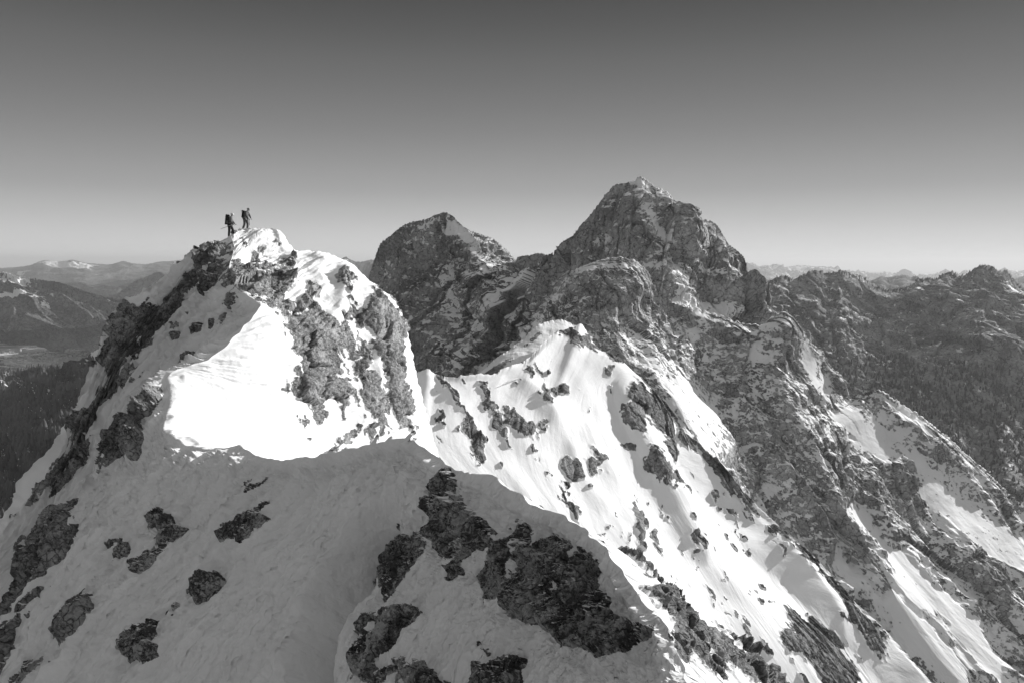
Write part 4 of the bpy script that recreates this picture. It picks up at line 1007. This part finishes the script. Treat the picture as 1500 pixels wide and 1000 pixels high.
    for v in bm.verts:
        c = v.co.copy(); k = .13+.012*math.cos(3*math.atan2(c.y, c.x))*c.z
        q = h+up*.035+fw*(c.x*.135)+np.array((0, 1, 0))*(c.y*.118)+up*(c.z*.135)
        if c.z < .0: q = q+fw*c.x*.02
        v.co = q
    me = bpy.data.meshes.new('helmet'); bm.to_mesh(me); bm.free(); me.materials.append(helmet_mat)
    for p in me.polygons: p.use_smooth = True
    o = bpy.data.objects.new('helmet', me); COL.objects.link(o); o.parent = root
    so = o.modifiers.new('s', 'SOLIDIFY'); so.thickness = .012
    pk = bpy.data.objects.new('backpack', None); COL.objects.link(pk); pk.location = loc; pk.rotation_euler = (0, 0, rot)
    return root, pk

def back_of(crestpt): return crestpt
# left climber (feet astride the dark rib, heavy pack, pole pointing down left)
A1 = P(337.5, 347.5, 60.0)
J1 = dict(hip=(0,0,.92), waist=(.02,0,1.10), chest=(.07,0,1.33), neck=(.12,0,1.50), head=(.17,0,1.62), crown=(.19,0,1.72),
 hip_l=(.02,.10,.86), knee_l=(.20,.13,.50), ank_l=(.20,.13,.17), toe_l=(.36,.14,.12),
 hip_r=(-.02,-.10,.86), knee_r=(-.05,-.12,.46), ank_r=(-.10,-.12,.0), toe_r=(.06,-.13,-.05),
 sh_l=(.08,.19,1.42), el_l=(.17,.25,1.15), wr_l=(.33,.22,.98), sh_r=(.06,-.19,1.42), el_r=(.10,-.27,1.14), wr_r=(.26,-.24,.95))
r1_, p1_ = person(tuple(A1), math.radians(12), J1, 'left climber with tall black backpack and pale helmet, legs apart at the rocky edge', cloth_mid, cloth_dark, white_m, None, None, None)
A2 = P(360.0, 337.2, 62.3)
J2 = dict(hip=(0,0,.90), waist=(.03,0,1.06), chest=(.10,0,1.28), neck=(.17,0,1.43), head=(.25,0,1.52), crown=(.29,0,1.62),
 hip_l=(.02,.10,.84), knee_l=(.12,.12,.46), ank_l=(.06,.13,.05), toe_l=(.22,.13,.0),
 hip_r=(-.02,-.10,.84), knee_r=(-.02,-.12,.45), ank_r=(-.20,-.12,.04), toe_r=(-.04,-.13,.0),
 sh_l=(.12,.19,1.36), el_l=(.24,.24,1.12), wr_l=(.34,.22,.90), sh_r=(.10,-.19,1.36), el_r=(.20,-.26,1.08), wr_r=(.36,-.24,.86))
r2_, p2_ = person(tuple(A2), math.radians(-8), J2, 'right climber leaning forward with slim backpack and grey helmet on the sunlit snow', cloth_mid, cloth_mid, grey_m, None, None, None)
p1_['label'] = 'tall black backpack with pale straps carried by the left climber'; p1_['category'] = 'backpack'
p2_['label'] = 'slim dark backpack carried by the right climber'; p2_['category'] = 'backpack'
blob('pack_body', [(-.19,0,1.28,.26,.34,.62,.10)], cloth_pack, p1_, .3)
blob('top_lid', [(-.14,0,1.60,.27,.32,.12,.12)], cloth_pack, p1_, .4)
blob('side_pocket', [(-.17,-.19,1.10,.16,.07,.24,.1)], cloth_mid, p1_, .3)
blob('bottom_roll', [(-.27,0,.99,.17,.40,.15,.0)], cloth_pack, p1_, .45)
tube('shoulder_strap', [[(-.06,-.13,1.5),(.08,-.14,1.52),(.20,-.13,1.36),(.15,-.15,1.12),(-.04,-.17,1.02)]], .016, strap_m, p1_)
tube('shoulder_strap', [[(-.06,.13,1.5),(.08,.14,1.52),(.20,.13,1.36),(.15,.15,1.12),(-.04,.17,1.02)]], .016, strap_m, p1_)
blob('pack_body', [(-.14,0,1.18,.20,.30,.50,.18)], cloth_pack, p2_, .3)
blob('top_lid', [(-.10,0,1.44,.24,.28,.10,.3)], cloth_pack, p2_, .4)
tube('rope_coil', [[(-.20+.09*math.cos(a),-.05,1.42+.09*math.sin(a)) for a in np.linspace(0, 6.28, 18)]], .018, strap_m, p2_)
tube('shoulder_strap', [[(-.05,-.12,1.38),(.12,-.14,1.42),(.23,-.12,1.24),(.16,-.15,1.02),(-.02,-.15,.98)]], .016, strap_m, p2_)
tube('shoulder_strap', [[(-.05,.12,1.38),(.12,.14,1.42),(.23,.12,1.24),(.16,.15,1.02),(-.02,.15,.98)]], .016, strap_m, p2_)
def gear(name, loc, rot, lab, cat):
    o = bpy.data.objects.new(name, None); COL.objects.link(o); o.location = loc; o.rotation_euler = (0, 0, rot); o['label'] = lab; o['category'] = cat; return o
g = gear('ice_axe', tuple(A1), math.radians(12), 'ice axe of the left climber sticking out down to the left behind the hip', 'ice axe')
tube('shaft', [[(.24,-.25,.93),(-.58,-.27,.60)]], .017, metal_m, g)
blob('head', [(.26,-.25,.95,.04,.03,.22,.5)], metal_m, g)
blob('spike', [(-.61,-.27,.585,.10,.02,.02,-.38)], metal_m, g)
g = gear('ice_axe', tuple(A2), math.radians(-8), 'dark ice axe hanging from the front hand of the right climber', 'ice axe')
tube('shaft', [[(.40,-.24,.84),(.45,-.26,.34)]], .02, cloth_dark, g)
blob('head', [(.405,-.24,.82,.20,.03,.04,.2)], metal_m, g)

# ================================================================== light, sky, air
SUN_AZ, SUN_EL = 50.0, 20.0     # azimuth to the right of the viewing direction
sd_ = bpy.data.lights.new('sun', 'SUN'); sd_.energy = 3.4; sd_.angle = math.radians(.5); sd_.color = (1, 1, 1)
so_ = bpy.data.objects.new('sun', sd_); COL.objects.link(so_)
so_.rotation_euler = (math.radians(90-SUN_EL), 0, math.radians(180-SUN_AZ)); so_.location = (200, 200, 200)
w = bpy.data.worlds.new('World'); scene.world = w; w.use_nodes = True; nt = w.node_tree; nt.nodes.clear()
N = nt.nodes.new; L = nt.links.new
wo = N('ShaderNodeOutputWorld'); bg = N('ShaderNodeBackground'); sky = N('ShaderNodeTexSky'); sky.sky_type = 'NISHITA'; sky.sun_disc = False
sky.sun_elevation = math.radians(SUN_EL); sky.sun_rotation = math.radians(SUN_AZ); sky.altitude = 2600; sky.air_density = 1.0; sky.dust_density = 0.3; sky.ozone_density = 1.0
sep = N('ShaderNodeSeparateColor'); L(sky.outputs[0], sep.inputs[0])   # black-and-white film behind a red filter
# visible band graded by height; the unseen sky above is boosted to fill shade
tcw = N('ShaderNodeTexCoord'); sx = N('ShaderNodeSeparateXYZ'); L(tcw.outputs['Generated'], sx.inputs[0])
rp = N('ShaderNodeValToRGB'); L(sx.outputs[2], rp.inputs[0]); rp.color_ramp.interpolation = 'B_SPLINE'
el = rp.color_ramp.elements
stops = [(0.0, .50), (.02, .46), (.05, .36), (.085, .26), (.156, .15), (.235, .09), (.30, .046), (.36, .034)]
while len(el) < len(stops): el.new(.5)
for e_, (p_, v_) in zip(el, stops): e_.position = p_; e_.color = (v_, v_, v_, 1)
mr = N('ShaderNodeMapRange'); mr.interpolation_type = 'SMOOTHSTEP'; L(sx.outputs[2], mr.inputs[0]); mr.inputs[1].default_value = .34; mr.inputs[2].default_value = .62; mr.inputs[3].default_value = 0; mr.inputs[4].default_value = 1
hp_ = N('ShaderNodeMath'); hp_.operation = 'POWER'; L(sep.outputs[0], hp_.inputs[0]); hp_.inputs[1].default_value = 1.5
hi_ = N('ShaderNodeMath'); hi_.operation = 'MULTIPLY'; L(hp_.outputs[0], hi_.inputs[0]); hi_.inputs[1].default_value = 3.3
lo_ = N('ShaderNodeMath'); lo_.operation = 'MULTIPLY'; L(rp.outputs[0], lo_.inputs[0]); lo_.inputs[1].default_value = .90/0.12
mxw = N('ShaderNodeMix'); mxw.data_type = 'FLOAT'; L(mr.outputs[0], mxw.inputs[0]); L(lo_.outputs[0], mxw.inputs[2]); L(hi_.outputs[0], mxw.inputs[3])
cc = N('ShaderNodeCombineColor'); [L(mxw.outputs[0], cc.inputs[i]) for i in range(3)]
L(cc.outputs[0], bg.inputs[0]); bg.inputs[1].default_value = 0.12; L(bg.outputs[0], wo.inputs[0])
HAZE = 3.8e-5
if HAZE > 0:
    hm_, nt = nodes('thin_mountain_air'); o_ = nt.nodes.new('ShaderNodeOutputMaterial'); pv = nt.nodes.new('ShaderNodeVolumePrincipled')
    pv.inputs['Color'].default_value = (.9, .9, .9, 1); pv.inputs['Density'].default_value = HAZE; pv.inputs['Anisotropy'].default_value = .2
    nt.links.new(pv.outputs[0], o_.inputs['Volume'])
    X = 81000.0; z0, z1 = VZ-1, 260.0
    me = bpy.data.meshes.new('haze')
    me.from_pydata([(sx*X, sy*X, z) for z in (z0, z1) for sx, sy in ((-1, -1), (1, -1), (1, 1), (-1, 1))], [], [(3, 2, 1, 0), (4, 5, 6, 7), (0, 1, 5, 4), (1, 2, 6, 5), (2, 3, 7, 6), (3, 0, 4, 7)])
    me.materials.append(hm_); ho = bpy.data.objects.new('haze', me); COL.objects.link(ho); ho['kind'] = 'stuff'
    ho['label'] = 'thin air haze over valleys and far ranges'; ho['category'] = 'haze'
scene.view_settings.view_transform = 'Standard'; scene.view_settings.look = 'None'; scene.view_settings.gamma = 1.0
scene.view_settings.exposure = 0.62
